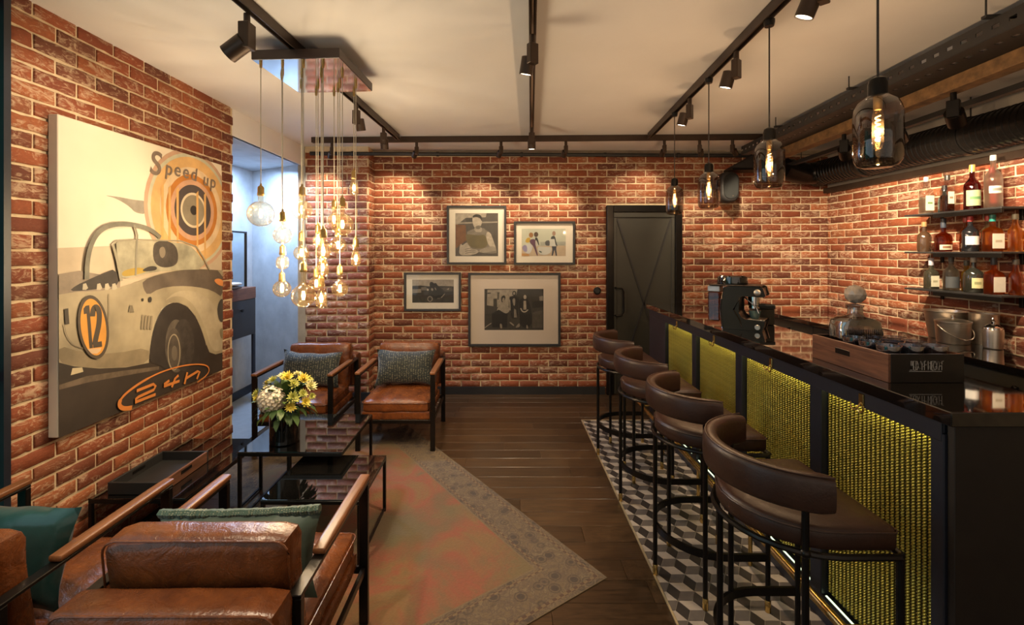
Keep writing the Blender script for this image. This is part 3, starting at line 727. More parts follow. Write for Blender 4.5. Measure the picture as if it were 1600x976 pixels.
# ================================================================ bar
def make_bar():
    t = thing('bar_counter_base', 'long dark bar base with lit gold mesh panels', 'bar', (1.58, 2.85, 0))
    o = Vector((1.58, 2.85, 0))
    def bx(n, x0, x1, y0, y1, z0, z1, mat, par=t, b=.0, off=o):
        return MB().box(x0 - off.x, x1 - off.x, y0 - off.y, y1 - off.y, z0, z1, b).build(n, mat, par, b > 0)
    bx('body', 1.412, 1.77, 1.425, 4.29, 0, 1.055, MAT['black_matte'])
    bx('end_panel', 1.372, 1.78, 1.40, 1.424, 0, 1.055, pm('dark_end_panel', (.020, .015, .012), .5), b=.002)
    bx('plinth', 1.368, 1.411, 1.43, 4.29, 0, .115, MAT['navy'], b=.003)
    bx('top_rail', 1.368, 1.411, 1.43, 4.29, 1.018, 1.055, MAT['navy'], b=.002)
    bx('rail_lip', 1.360, 1.3675, 1.43, 4.29, .992, 1.055, MAT['navy'], b=.002)
    posts = [(1.424, 1.470), (1.974, 2.046), (2.630, 2.702), (3.256, 3.326), (3.87, 4.29)]
    for a, b in posts: bx('post', 1.362, 1.411, a, b, .116, 1.017, MAT['navy'], b=.003)
    # one rope-like strand of the metal mesh, shared by every column
    z0, z1 = .135, 1.012; m = MB(); seg = 6; n = 300; rs = []
    for i in range(n + 1):
        z = z0 + (z1 - z0) * i / n; tw = i / n * 84 * PI
        rs.append([(.0070 * math.cos(k) * math.cos(tw) - .0038 * math.sin(k) * math.sin(tw), .0070 * math.cos(k) * math.sin(tw) + .0038 * math.sin(k) * math.cos(tw), z) for k in [2 * PI * q / seg for q in range(seg)]])
    m.rings(rs); strand = m.mesh('strand', MAT['gold_mesh'], True, 60)
    for (a, b) in zip(posts, posts[1:]):
        y0, y1 = a[1], b[0]
        pan = bx('mesh_panel', 1.404, 1.4115, y0 + .001, y1 - .001, .116, 1.017, MAT['gold_back'])
        k = int((y1 - y0 - .008) / .0205)
        for i in range(k):
            link('strand', strand, pan, (1.3925 - o.x, y0 + (y1 - y0) * (i + .5) / k - o.y, 0), (0, 0, i * .35))
        bx('led_strip', 1.374, 1.381, y0 + .01, y1 - .01, .1155, .1185, MAT['led'], pan)
        bx('led_strip', 1.370, 1.378, y0 + .01, y1 - .01, 1.010, 1.015, MAT['led_top'], pan)
    top = MB().box(1.343, 1.796, 1.38, 4.32, 1.0555, 1.10, .003).build('stone_worktop', MAT['gloss_black']); tag(top, 'glossy black stone worktop of the bar', 'worktop')
    # brass foot rail with posts
    fr = thing('brass_foot_rail', 'brass foot rail running along the bar near the floor', 'rail', (1.25, 2.85, 0))
    MB().tube([(0, -1.45, .20), (0, 1.4, .20)], .019, 12).build('rail_tube', MAT['brass'], fr)
    for y in (-1.15, -.52, .1, .75, 1.3):
        MB().tube([(0, y, 0), (0, y, .185)], .010, 10).build('rail_post', MAT['brass'], fr)
        MB().tube([(.01, y, .20), (.118, y, .20)], .007, 8).build('rail_bracket', MAT['brass'], fr)
    names = ('nearest the camera', 'second from the camera', 'third from the camera', 'farthest from the camera')
    for i, y in enumerate((1.745, 2.335, 2.965, 3.60)):
        h = thing('bag_hook', 'small brass hook under the bar top, ' + names[i], 'hook', (1.352, y, 1.0), 0, 'hooks under the bar top')
        MB().box(.002, .010, -.012, .012, -.002, .045, .002).build('hook_plate', MAT['brass'], h)
        for s in (-1, 1):
            MB().tube([(.004, 0, .012)] + [(-.012, s * (.016 - .016 * math.cos(a)), -.004 - .016 * math.sin(a)) for a in (0.3, .8, 1.4, 2.0, 2.6, 3.14)] + [(-.012, s * .032, .008)], .0028, 6).build('hook_arm', MAT['brass'], h)
make_bar()

# ================================================================ bar stools (front towards +x)
def make_stool(label, loc):
    t = thing('bar_stool', label, 'bar stool', loc, 0, 'leather bar stools along the bar'); cx, r, xf = 0.0, .235, .175
    def dpts(rr, xfr, z, n=14, rc=.0):
        pts = [(cx + rr * math.cos(a), rr * math.sin(a), z) for a in [PI / 2 + PI * k / n for k in range(n + 1)]]
        return pts + [(xfr * .5, -rr, z), (xfr - .012, -rr, z), (xfr, -rr + .012, z), (xfr, 0, z), (xfr, rr - .012, z), (xfr - .012, rr, z), (xfr * .5, rr, z)]
    m = MB(); prof = [(-.020, .700), (-.004, .703), (.0, .712), (.0, .752), (-.005, .764), (-.016, .771), (-.05, .776), (-.12, .779)]
    m.rings([dpts(r + i, xf + i, z) for i, z in prof]); st = m.build('seat', MAT['leather_dk'], t, True, 50)
    MB().tube(dpts(r + .001, xf + .001, .757), .0028, 6, True).build('piping', MAT['leather_dk'], st)
    MB().tube(dpts(r + .008, xf + .006, .690), .010, 8, True).build('seat_ring', MAT['black'], t)
    # curved padded backrest
    m = MB(); rs = []; n = 22; a0, a1 = math.radians(98), math.radians(262); R0 = r + .018; hz, th = .056, .026
    sec = [(math.copysign(abs(math.cos(q)) ** .55, math.cos(q)) * th, math.copysign(abs(math.sin(q)) ** .5, math.sin(q)) * hz) for q in [2 * PI * k / 16 for k in range(16)]]
    for i in range(n + 1):
        a = a0 + (a1 - a0) * i / n; sh = 1 if 0 < i < n else .9
        rs.append([((R0 + p * sh) * math.cos(a), (R0 + p * sh) * math.sin(a), .878 + q * sh) for p, q in sec])
    m.rings(rs); bk = m.build('backrest', MAT['leather_dk'], t, True, 50)
    MB().tube([((R0 + .017) * math.cos(a), (R0 + .017) * math.sin(a), .932) for a in [a0 + (a1 - a0) * k / 24 for k in range(25)]], .0026, 6).build('piping', MAT['leather_dk'], bk)
    legs = [(xf, -r), (xf, r), (-.095, -r + .012), (-.095, r - .012), (-r - .008, 0)]
    for i, (x, y) in enumerate(legs):
        zt = .684 if i < 2 else .85 if i < 4 else .684
        lg = MB().tube([(x, y, .0), (x, y, zt)], .0105, 10).build('leg', MAT['black'], t)
        MB().lathe([(.0115, 0), (.0125, .002), (.0125, .050), (.0115, .052)], (x, y, 0), 12).build('brass_foot', MAT['brass'], lg)
        if 2 <= i < 4: MB().ico((x, y, .69), .016, 2).build('joint', MAT['black'], lg)
    pts = [((r + .002) * math.cos(a), (r + .002) * math.sin(a), .24) for a in [PI / 2 + PI * k / 18 for k in range(19)]]
    MB().bar([(xf, r + .002, .24)] + pts + [(xf, -r - .002, .24)], .012, .032).build('footrest', MAT['black'], t, True, 50)
    return t
s0 = make_stool('dark leather bar stool nearest the camera', (.99, 1.587, 0))
dup(s0, 'dark leather bar stool second from the camera', (.99, 2.262, 0))
dup(s0, 'dark leather bar stool third from the camera', (.99, 2.93, 0))
dup(s0, 'dark leather bar stool farthest from the camera, by the door', (.985, 3.60, 0))
# ================================================================ ceiling: tracks, spots, pendants, duct, cable tray
def track(label, a, b, mat=None):
    a, b = Vector(a), Vector(b)
    t = thing('ceiling_track', label, 'track', (a + b) / 2, 0, 'lighting tracks on the ceiling'); c = (a + b) / 2; d = (b - a).normalized(); s = Vector((0, 0, 1)).cross(d)
    w_ = .018
    MB().bar([a - c + Vector((0, 0, .026)), b - c + Vector((0, 0, .026))], .036, .008).build('track_top', mat or MAT['bronze'], t)
    for k in (-1, 1):
        MB().bar([a - c + s * k * .0145, b - c + s * k * .0145], .007, .043).build('track_side', mat or MAT['bronze'], t)
    MB().bar([a - c + Vector((0, 0, .010)), b - c + Vector((0, 0, .010))], .010, .006).build('conductor', MAT['steel'], t)
    return t
ZT = 2.678                                   # track centre height
TL = lambda d: Vector((-1.14 + (d - 2.01) * .055, d, ZT))
TM = lambda d: Vector((.13 + (d - 2.01) * .060, d, ZT))
TR = lambda d: Vector((1.217 + (d - 2.01) * .072, d, ZT))
TC = lambda x: Vector((x, 4.47 - .030 * (x - .3), ZT))
track('dark lighting track above the coffee tables, passing over the bulb cluster', TL(-.4), TL(4.42))
track('dark lighting track running along the middle of the ceiling', TM(-.4), TM(4.38))
track('dark lighting track above the bar stools with the glass pendants', TR(-.4), TR(4.36))
track('dark lighting track crossing the ceiling in front of the back wall', TC(-1.88), TC(2.66))
def spot(label, at, target, power, blend=.6, size=70, drop=.10, mat=None, body=(.050, .035, .10), r=.034, L=.095):
    at = Vector(at); t = thing('track_spotlight', label, 'spotlight', at - Vector((0, 0, .023)), 0, 'track spotlights'); mat = mat or MAT['bronze']
    tg = Vector(target); pv = Vector((0, 0, -.045 - body[2])); 
    dirv = (tg - (at + pv)).normalized(); yaw = math.atan2(dirv.y, dirv.x)
    rz = Matrix.Rotation(yaw, 3, 'Z')
    MB().lathe([(.014, -.045), (.014, 0)], (0, 0, 0), 12).build('adapter', mat, t)
    MB().obox((0, 0, -.043 - body[2] / 2), (body[1], body[0], body[2]), rz, .003).build('driver_box', mat, t)
    q = dirv.to_track_quat('Z', 'Y').to_matrix(); hc = pv + Vector((0, 0, .012)) + Vector((dirv.x, dirv.y, 0)).normalized() * (.045 if abs(dirv.z) < .97 else .02)
    side = Vector((-math.sin(yaw), math.cos(yaw), 0))
    MB().bar([pv + Vector((0, 0, .02)), hc], .012, .016).build('yoke', mat, t)
    hd = MB().lathe([(r * .7, -L * .42), (r, -L * .38), (r, L * .5), (r * .86, L * .5), (r * .86, L * .46), (.001, L * .40)], hc, 24, q).build('lamp_head', mat, t, True, 40)
    ln = MB().lathe([(r * .84, L * .452), (r * .84, L * .46)], hc, 24, q).build('lens', MAT['lens'], hd)
    wl_ = t.location + hc + dirv * (L * .56)
    light('spot_beam', 'SPOT', wl_, power, SPOTC, wl_ + dirv, t, spot_size=math.radians(size), spot_blend=blend, shadow_soft_size=.03)
    return t
zb = lambda x, y, d=D: P(x, y, d)
E = 2.6
spot('track spotlight at the top left, big, head tilted to the right', TL(2.08) + Vector((-.02, 0, 0)), (-2.13, 2.15, 1.85), 10 * E, size=85, body=(.06, .05, .115), r=.042, L=.11)
spot('track spotlight just beyond the bulb cluster', TL(3.35), (-.85, 4.0, .4), 13 * E, size=60)
spot('track spotlight on the left track near its far end, pointing down', TL(3.98), (-1.0, 4.5, .3), 10 * E, size=70)
spot('track spotlight at the head of the middle track', TM(2.28), (-.25, 2.9, 0), 34 * E, size=60)
spot('track spotlight at the far end of the middle track, shining straight down', TM(3.98), (.25, 4.2, 0), 14 * E, size=60)
spot('track spotlight cut off by the top edge above the bar', TR(1.72), (.45, 2.5, 0), 18 * E, size=60)
spot('track spotlight on the bar track between two glass pendants', TR(2.47), (.75, 3.1, 0), 15 * E, size=60)
spot('track spotlight on the bar track beyond the third pendant', TR(3.22), (.8, 3.7, .2), 14 * E, size=60)
spot('added unseen spotlight on the left track nearest the camera, over the foreground armchairs', TL(1.15), (-1.15, 1.55, 0), 34 * E, size=80)  # out-of-frame lamp, added to light the foreground chairs from above
cross = [(515, 'leftmost, over the brick pier', (500, 330, YP), 15), (650, 'second from the left', (610, 350, D), 26), (783, 'third from the left', (745, 370, D), 20), (884, 'over the small colour photograph', (850, 370, D), 22), (1036, 'right of the bar track end', (1000, 330, D), 11), (1090, 'second from the right', (1120, 420, D), 20), (1140, 'rightmost, beside the cable tray', (1230, 420, D), 24)]
for x, nm, tgt, pw in cross:
    X = (x - CX) * 4.47 / F
    spot('track spotlight on the cross track, ' + nm, TC(X), P(*tgt), pw * E, size=78, body=(.035, .03, .075), r=.026, L=.07)
# dark pipe along the top of the back wall
pr = thing('wall_pipe', 'thin black pipe running along the top of the back wall', 'pipe', (.7, 5.02, 2.63))
MB().tube([(-2.75, -.12, 0), (2.2, 0, 0)], .020, 10).build('pipe', MAT['black_matte'], pr)
for x in (-2.3, -1.4, -.5, .4, 1.2, 2.0): MB().lathe([(.026, -.014), (.026, .014)], (x, -.055 + .024 * x, 0), 12, Matrix.Rotation(PI / 2, 3, 'Y')).build('pipe_clip', MAT['black_matte'], pr)

# ---------------------------------------------------------------- bulb cluster
ZB = 2.605
can = thing('chandelier_canopy', 'flat rectangular dark canopy with mirrored underside holding the bulb pendants', 'light fixture', (-1.085, 2.69, ZB), -.055)
MB().box(-.24, .24, -.255, .255, 0, .05, .002).build('canopy_box', pm('dark_brown_canopy', (.05, .028, .022), .4), can)
MB().box(-.236, .236, -.251, .251, -.003, -.0005).build('mirror_plate', MAT['mirror'], can)
def coil(m, c, r, h, turns, wire, rot=0):
    m.tube([(c[0] + r * math.cos(rot + turns * 2 * PI * k / (turns * 10)), c[1] + r * math.sin(rot + turns * 2 * PI * k / (turns * 10)), c[2] + h * k / (turns * 10)) for k in range(turns * 10 + 1)], wire, 5)
def bulb_pendant(label, x, ys, yc, rp, kind, d, name='bulb_pendant'):
    """x, ys = pixel of the socket top, yc = bulb centre, rp = bulb radius in pixels at depth d"""
    s = d / F; top = P(x, ys, d); zc = CH - (yc - CY) * s; R_ = rp * s
    t = thing(name, label, 'light bulb', (top.x, top.y, zc), 0, 'bare bulb pendants of the cluster')
    hs = min(.058, max(.040, (top.z - zc) - R_ * .8)); zt = top.z - zc; zs = zt - hs
    MB().tube([(0, 0, zt), (.0, 0, (ZB - zc + zt) / 2), (0, 0, ZB - zc - .004)], .0024, 6).build('cable', MAT['cable'], t)
    MB().lathe([(.006, -.03), (.008, -.012), (.008, 0)], (0, 0, ZB - zc - .0035), 10).build('cable_grip', MAT['socket'], t)
    MB().lathe([(.0165, zs), (.0185, zs + .004), (.0185, zs + .014), (.0165, zs + .017), (.0165, zs + hs * .75), (.013, zs + hs * .86), (.006, zs + hs * .95), (.005, zt + .008)], (0, 0, 0), 18).build('socket', MAT['socket'], t)
    pr_ = []
    if kind == 'G':
        for k in range(15):
            a = PI - PI * .93 * k / 14; pr_.append((max(.0008, R_ * math.sin(a)), R_ * math.cos(a)))
        pr_ = [p for p in pr_ if not (p[1] > 0 and p[0] < .0145)] + [(.0135, max(pr_[-1][1], zs * .6)), (.0130, zs)]
    else:
        L0 = -R_ * 1.75 if kind == 'T' else -R_ * 1.15
        for k in range(9):
            a = PI - PI / 2 * k / 8; pr_.append((max(.0008, R_ * math.sin(a)), R_ * math.cos(a) * .9 + (L0 + R_)))
        pr_ += [(R_ * .97, R_ * .4), (R_ * .8, R_ * 1.0), (max(.013, R_ * .5), min(zs * .8, R_ * 1.7)), (.0128, zs)]
    MB().lathe(pr_, (0, 0, 0), 24, caps=False).build('bulb_glass', MAT['bulb_glass'], t, True, 80)
    m = MB(); fr = min(.010, R_ * .42); fh = min(.042, R_ * 1.25)
    for q in range(3):
        an = q * 2 * PI / 3; px_, py_ = fr * math.cos(an), fr * math.sin(an)
        m.tube([(px_ * .5, py_ * .5, fh * .6), (px_, py_, 0), (px_ * .5, py_ * .5, -fh * .5)], .0016, 5)
    m.build('filament', MAT['filament'], t)
    MB().tube([(0, 0, zs), (0, 0, fh * .55)], .0025, 6).build('filament_stem', MAT['glass'], t)
    light('bulb_light', 'POINT', (top.x, top.y, zc), 4.5, WARM, None, t, shadow_soft_size=.006)
    return t
BL_ = [(407.5, 289, 334, 20, 'G', 2.48, 'large round bulb hanging farthest left, alone'),
 (441.5, 329, 367, 14, 'G', 2.48, 'round bulb uppermost in the second column from the left'),
 (441.5, 382, 411, 9.5, 'S', 2.60, 'pear-shaped bulb in the middle of the second column from the left'),
 (440.5, 424, 451, 13.3, 'G', 2.66, 'round bulb lowest in the second column from the left'),
 (472, 290, 328, 15.5, 'G', 2.62, 'round smoky bulb uppermost in the third column'),
 (471, 361, 395, 11.7, 'G', 2.80, 'round bulb halfway down the third column'),
 (474, 408, 462, 18, 'G', 2.48, 'large round bulb lowest of the whole cluster'),
 (497, 349, 377, 8, 'S', 2.80, 'small pear-shaped bulb just left of the middle, set back'),
 (505, 355, 393, 11.5, 'S', 2.48, 'pear-shaped bulb in the middle of the cluster'),
 (504, 400, 418, 9, 'T', 2.70, 'tubular bulb right below the middle of the cluster'),
 (502, 431, 467, 8.6, 'T', 2.62, 'tubular bulb at the bottom of the cluster'),
 (494, 418, 443, 11, 'G', 2.92, 'round bulb behind the low tubular bulb'),
 (522, 312, 343, 10, 'G', 2.93, 'round bulb half behind the brightest globe'),
 (535, 307, 351, 17.3, 'G', 2.62, 'large bright round bulb at the right of the cluster'),
 (528, 355, 383, 13, 'G', 2.86, 'round bulb right beneath the brightest globe'),
 (531, 414, 451, 12.5, 'G', 2.79, 'round bulb lowest at the right of the cluster'),
 (553, 265, 294, 7, 'T', 2.93, 'tubular bulb hanging highest of all'),
 (556, 371, 404, 7.5, 'T', 2.79, 'tubular bulb hanging farthest right')]
for x, ys, yc, rp, k, d, nm in BL_: bulb_pendant(nm, x, ys, yc, rp, k, d)

# ---------------------------------------------------------------- smoked glass pendants over the bar
def glass_pendant(label, x, d, zb_):
    X = (x - CX) * d / F; R_ = .064; H = .225
    t = thing('glass_pendant', label, 'pendant lamp', (X, d, zb_), 0, 'smoked glass pendants over the bar')
    tz = ZT - .02 - zb_
    MB().tube([(0, 0, H + .05), (0, 0, tz)], .0035, 8).build('cable', MAT['cable_dk'], t)
    MB().lathe([(.020, -.03), (.024, -.012), (.024, 0)], (0, 0, tz), 14).build('track_adapter', MAT['black'], t)
    MB().lathe([(.026, H - .004), (.026, H + .035), (.022, H + .050), (.010, H + .058), (.004, H + .060)], (0, 0, 0), 22).build('cap', MAT['black'], t)
    pr_ = [(.0008, 0), (R_ * .6, .0), (R_ * .82, .006), (R_ * .95, .020), (R_, .042), (R_, H * .72), (R_ * .96, H * .82), (R_ * .80, H * .91), (R_ * .55, H * .965), (.026, H)]
    MB().lathe(pr_, (0, 0, 0), 40, caps=False).build('glass_shade', MAT['smoke_glass'], t, True, 80)
    MB().lathe([(.011, H * .80), (.012, H * .84), (.012, H)], (0, 0, 0), 14).build('lamp_holder', MAT['socket'], t)
    MB().lathe([(.0008, H * .24), (.010, H * .27), (.015, H * .34), (.015, H * .72), (.011, H * .80)], (0, 0, 0), 20, caps=False).build('bulb_glass', MAT['bulb_glass'], t, True, 80)
    m = MB(); coil(m, (0, 0, H * .36), .0062, H * .36, 6, .0016); m.build('filament', MAT['filament'], t)
    light('pendant_light', 'POINT', (X, d, zb_ + H * .5), 36, WARM, None, t, shadow_soft_size=.006)
for x, d, zb_, nm in ((1371.5, 1.44, 1.845, 'largest looking, nearest the camera'), (1202, 2.14, 1.876, 'second from the camera'), (1107.5, 2.86, 1.852, 'third from the camera'), (1054, 3.56, 1.870, 'farthest from the camera, before the door')):
    glass_pendant('smoked glass bottle-shaped pendant over the bar, ' + nm, x, d, zb_)

# ---------------------------------------------------------------- cable tray, bar strip, duct, hood
def cable_tray():
    a, b = Vector((2.32, 1.6, 0)), Vector((2.52, 4.55, 0)); d = (b - a).normalized(); L = (b - a).length; rz = math.atan2(d.y, d.x)
    t = thing('cable_tray', 'black perforated steel cable tray hanging under the ceiling over the bar', 'cable tray', (a.x, a.y, 2.52), rz)
    # local x along the tray, y across (towards the camera side is +y after rotation)
    def rail(y, z0, z1, nm):
        m = MB(); n = int(L / .075); p = L / n; zc0, zc1 = (z0 + z1) / 2 - .009, (z0 + z1) / 2 + .009
        m.box(0, L, y - .002, y + .002, z0, zc0); m.box(0, L, y - .002, y + .002, zc1, z1)
        for i in range(n): m.box(i * p, i * p + p - .034, y - .002, y + .002, zc0, zc1)
        m.build(nm, MAT['black_matte'], t, False)
    rail(.16, .025, .105, 'side_rail'); rail(-.16, .025, .105, 'side_rail')
    m = MB(); n = int(L / .075); p = L / n
    for j in range(2):
        y0 = -.16 + .16 * j
        m.box(0, L, y0, y0 + .06, .021, .025); m.box(0, L, y0 + .085, y0 + .16, .021, .025)
        for i in range(n): m.box(i * p, i * p + p - .03, y0 + .06, y0 + .085, .021, .025)
    m.build('perforated_base', MAT['black_matte'], t, False)
    mb = pm('old_timber', (.24, .13, .05), .8, var=.6, scale=16, bmp=.5)
    MB().box(.2, L - .05, -.155, -.06, -.055, .020, .004).build('timber_batten', mb, t)
    for x in (.45, 1.35, 2.25):
        MB().box(x - .012, x + .012, -.20, .20, .106, .118).build('hanger_strut', MAT['black_matte'], t)
        for y in (-.19, .19): MB().tube([(x, y, .118), (x, y, .19)], .004, 6).build('hanger_rod', MAT['black_matte'], t)
    w_ = MB().box(.78, 1.05, -.03, .01, .119, .150, .003).build('white_box', MAT['white'], t)
    return t
cable_tray()
for x, y, d, nm, tg in ((1478, 130, 2.55, 'nearest under the cable tray, aimed at the bottles', (3.6, 3.35, 1.6)), (1400, 160, 2.95, 'middle one under the cable tray', (3.6, 3.75, 1.7)), (1318, 195, 3.45, 'farthest under the cable tray', (3.6, 4.5, 1.5))):
    at = P(x, y, d); at.z = 2.486; at.x = 2.32 + (d - 1.6) * .0678 + .108
    spot('black track spotlight, ' + nm, at, tg, 46 * E, size=80, mat=MAT['black'], body=(.055, .04, .095), r=.043, L=.11)
def duct():
    x, z, r = 3.40, 2.425, .128; y0, y1 = 1.9, 4.98
    t = thing('ventilation_duct', 'black spiral ventilation duct along the right wall', 'duct', (x, y0, z)); m = MB(); pr_ = []
    rot = Matrix.Rotation(-PI / 2, 3, 'X'); L = y1 - y0; y = 0
    while y < L:
        pr_ += [(r, y), (r, y + .030), (r + .006, y + .033), (r + .006, y + .038), (r, y + .041)]; y += .042
    m.lathe(pr_, (0, 0, 0), 28, rot); m.build('spiral_tube', pm('black_gloss_duct', (.02, .017, .015), .22, .6, var=.2), t, True, 30)
    for yy in (.6, 1.45, 2.4):
        MB().lathe([(r + .008, yy - .02), (r + .012, yy - .018), (r + .012, yy + .018), (r + .008, yy + .02)], (0, 0, 0), 28, rot, caps=False).build('clamp_band', MAT['black'], t)
        MB().tube([(0, yy, r + .01), (0, yy, ZC - z - .002)], .005, 6).build('hanger_rod', MAT['black_matte'], t)
    # elbow towards the left at the far end
    rs = []; R_ = .16; pts = []
    for k in range(9):
        a = PI / 2 * k / 8; pts.append((-R_ + R_ * math.cos(a), L - .05 - R_ + R_ * math.sin(a) + .02, 0))
    pts += [(-.38, L - .03, .05)]
    MB().tube(pts, r - .012, 20).build('elbow', MAT['black'], t, True, 50)
duct()
sr = MB().bar([(2.87, 2.0, 2.51), (3.06, 5.0, 2.51)], .05, .035).build('ceiling_strip', MAT['black_matte']); tag(sr, 'slim black suspended strip between cable tray and duct', 'track')
for y in (2.3, 3.6, 4.7): MB().tube([(2.87 + (y - 2) * .0633, y, 2.525), (2.87 + (y - 2) * .0633, y, ZC - .002)], .004, 6).build('hanger_rod', MAT['black_matte'], sr)
hd = thing('extractor_hood', 'black sloping metal hood where the back wall meets the cable tray', 'hood', (2.85, 4.95, 2.5))
MB().prism([Vector((-.42, -.05, -.02)), Vector((.05, -.05, -.02)), Vector((.05, -.05, .18)), Vector((-.08, -.05, .17))], (0, .18, 0)).build('hood_shell', MAT['black_matte'], hd, False)
MB().box(-.42, .06, -.054, .13, -.045, -.021, .003).build('hood_lip', MAT['black'], hd)
# loudspeaker
sp = thing('loudspeaker', 'black oval loudspeaker mounted high on the brick wall', 'speaker', P(1136, 293, 4.98))
m = MB()
rs = []
for yy, k in ((-.085, .80), (-.08, .9), (-.06, 1.0), (.04, 1.0), (.07, .8)):
    rs.append([(x * k, yy, z * k) for x, z in rrect(.098, .165, .085, 6)])
m.rings(rs); m.build('cabinet', MAT['black_matte'], sp, True, 40)
MB().rings([[(x, yy, z) for x, z in rrect(.072, .135, .065, 6)] for yy in (-.0865, -.0855)]) if False else None
g = MB(); g.rings([[(x * k, yy, z * k) for x, z in rrect(.076, .130, .068, 6)] for yy, k in ((-.0855, 1), (-.092, .97))]); g.build('grille', pm('speaker_grille', (.012, .014, .014), .6), sp)
MB().lathe([(.006, 0), (.006, .003)], (.02, -.093, -.10), 12, Matrix.Rotation(PI / 2, 3, 'X')).build('badge', MAT['steel'], sp)
MB().box(-.03, .03, .06, .158, -.03, .03, .003).build('wall_bracket', MAT['black_matte'], sp)
th = thing('wall_dial', 'small round black dial on the brick wall beside the door', 'dial', P(933, 454, D))
rx = Matrix.Rotation(PI / 2, 3, 'X')
MB().lathe([(.042, -.01), (.042, .012), (.036, .018)], (0, 0, 0), 24, rx).build('dial_ring', MAT['black'], th)
MB().lathe([(.030, .0185), (.030, .026), (.026, .029)], (0, 0, 0), 24, rx).build('dial_knob', pm('dial_face', (.03, .03, .03), .25), th)
# ================================================================ pictures
def flatmat(name, c, var=.15, scale=9, rough=.6): return pm(name, c, rough, var=var, scale=scale)
FM = {}
def fm(c, var=.15, scale=9):
    k = (round(c[0], 3), round(c[1], 3), round(c[2], 3), var, scale)
    if k not in FM: FM[k] = flatmat('print_ink', c, var, scale)
    return FM[k]
class Print:
    """flat print on a plane: points are given in picture coordinates (a = along, z = up)"""
    def __init__(s, parent, to3, nrm, clipbox=None): s.p = parent; s.to3 = to3; s.n = Vector(nrm); s.k = 0; s.clip = clipbox; s.o = parent.location
    def poly(s, name, pts, mat, par=None):
        s.k += 1
        if s.clip:
            a0, a1, z0, z1 = s.clip
            for ax, lim, sg in ((0, a0, 1), (0, a1, -1), (1, z0, 1), (1, z1, -1)):
                out = []
                for i in range(len(pts)):
                    p, q = pts[i], pts[(i + 1) % len(pts)]
                    ip, iq = (p[ax] - lim) * sg >= 0, (q[ax] - lim) * sg >= 0
                    if ip: out.append(p)
                    if ip != iq:
                        t = (lim - p[ax]) / (q[ax] - p[ax]); out.append((p[0] + t * (q[0] - p[0]), p[1] + t * (q[1] - p[1])))
                pts = out
                if len(pts) < 3: return None
        cl = [pts[0]]
        for p in pts[1:]:
            if abs(p[0] - cl[-1][0]) + abs(p[1] - cl[-1][1]) > 1e-6: cl.append(p)
        m = MB(); f = m.bm.faces.new([m.bm.verts.new(s.to3(*p) + s.n * (.0002 * s.k) - s.o) for p in cl])
        m.bm.normal_update()
        if f.normal.dot(s.n) < 0: f.normal_flip()
        bmesh.ops.triangulate(m.bm, faces=[f])
        me = bpy.data.meshes.new(name); m.bm.to_mesh(me); m.bm.free(); me.materials.append(mat)
        return link(name, me, par or s.p)
    def disc(s, name, c, ra, rz, mat, n=40):
        return s.poly(name, [(c[0] + ra * math.cos(2 * PI * k / n), c[1] + rz * math.sin(2 * PI * k / n)) for k in range(n)], mat)
    def stroke(s, name, pts, w_, mat, closed=False):
        ws = w_ if isinstance(w_, (list, tuple)) else [w_] * len(pts)
        s.k += 1; m = MB(); n = len(pts); vs_ = []
        for i in range(n):
            a = pts[(i - 1) % n] if closed or i else pts[0]; b = pts[(i + 1) % n] if closed or i < n - 1 else pts[-1]
            t = Vector((b[0] - a[0], b[1] - a[1])).normalized(); q = Vector((-t.y, t.x)) * ws[i] / 2
            vs_.append([m.bm.verts.new(s.to3(pts[i][0] + q.x * g, pts[i][1] + q.y * g) + s.n * (.0002 * s.k) - s.o) for g in (-1, 1)])
        for i in range(n if closed else n - 1):
            a, b = vs_[i], vs_[(i + 1) % n]; f = m.bm.faces.new((a[0], a[1], b[1], b[0]))
        m.bm.normal_update()
        for f in m.bm.faces:
            if f.normal.dot(s.n) < 0: f.normal_flip()
        me = bpy.data.meshes.new(name); m.bm.to_mesh(me); m.bm.free(); me.materials.append(mat)
        return link(name, me, s.p)
    def text(s, name, body, a, z, size, mat, rot3, shear=0.0, space=1.0, tilt=0.0):
        s.k += 1
        cu = bpy.data.curves.new(name, 'FONT'); cu.body = body; cu.size = size; cu.shear = shear; cu.space_character = space; cu.offset = size * .012
        tmp = bpy.data.objects.new(name, cu); col.objects.link(tmp); bpy.context.view_layer.update()
        me = bpy.data.meshes.new_from_object(tmp.evaluated_get(bpy.context.evaluated_depsgraph_get()))
        bpy.data.objects.remove(tmp); me.materials.clear(); me.materials.append(mat)
        o = link(name, me, s.p); o.location = s.to3(a, z) + s.n * (.0002 * s.k + .0003) - s.o
        o.rotation_euler = (rot3.to_matrix() @ Matrix.Rotation(tilt, 3, 'Z')).to_euler() if tilt else rot3
        return o
from mathutils import Euler
def smooth(pts, k=2, closed=True):          # Chaikin corner cutting
    for _ in range(k):
        out = []; n = len(pts)
        for i in range(n if closed else n - 1):
            p, q = pts[i], pts[(i + 1) % n]
            out += [(p[0] * .75 + q[0] * .25, p[1] * .75 + q[1] * .25), (p[0] * .25 + q[0] * .75, p[1] * .25 + q[1] * .75)]
        if not closed: out = [pts[0]] + out + [pts[-1]]
        pts = out
    return pts

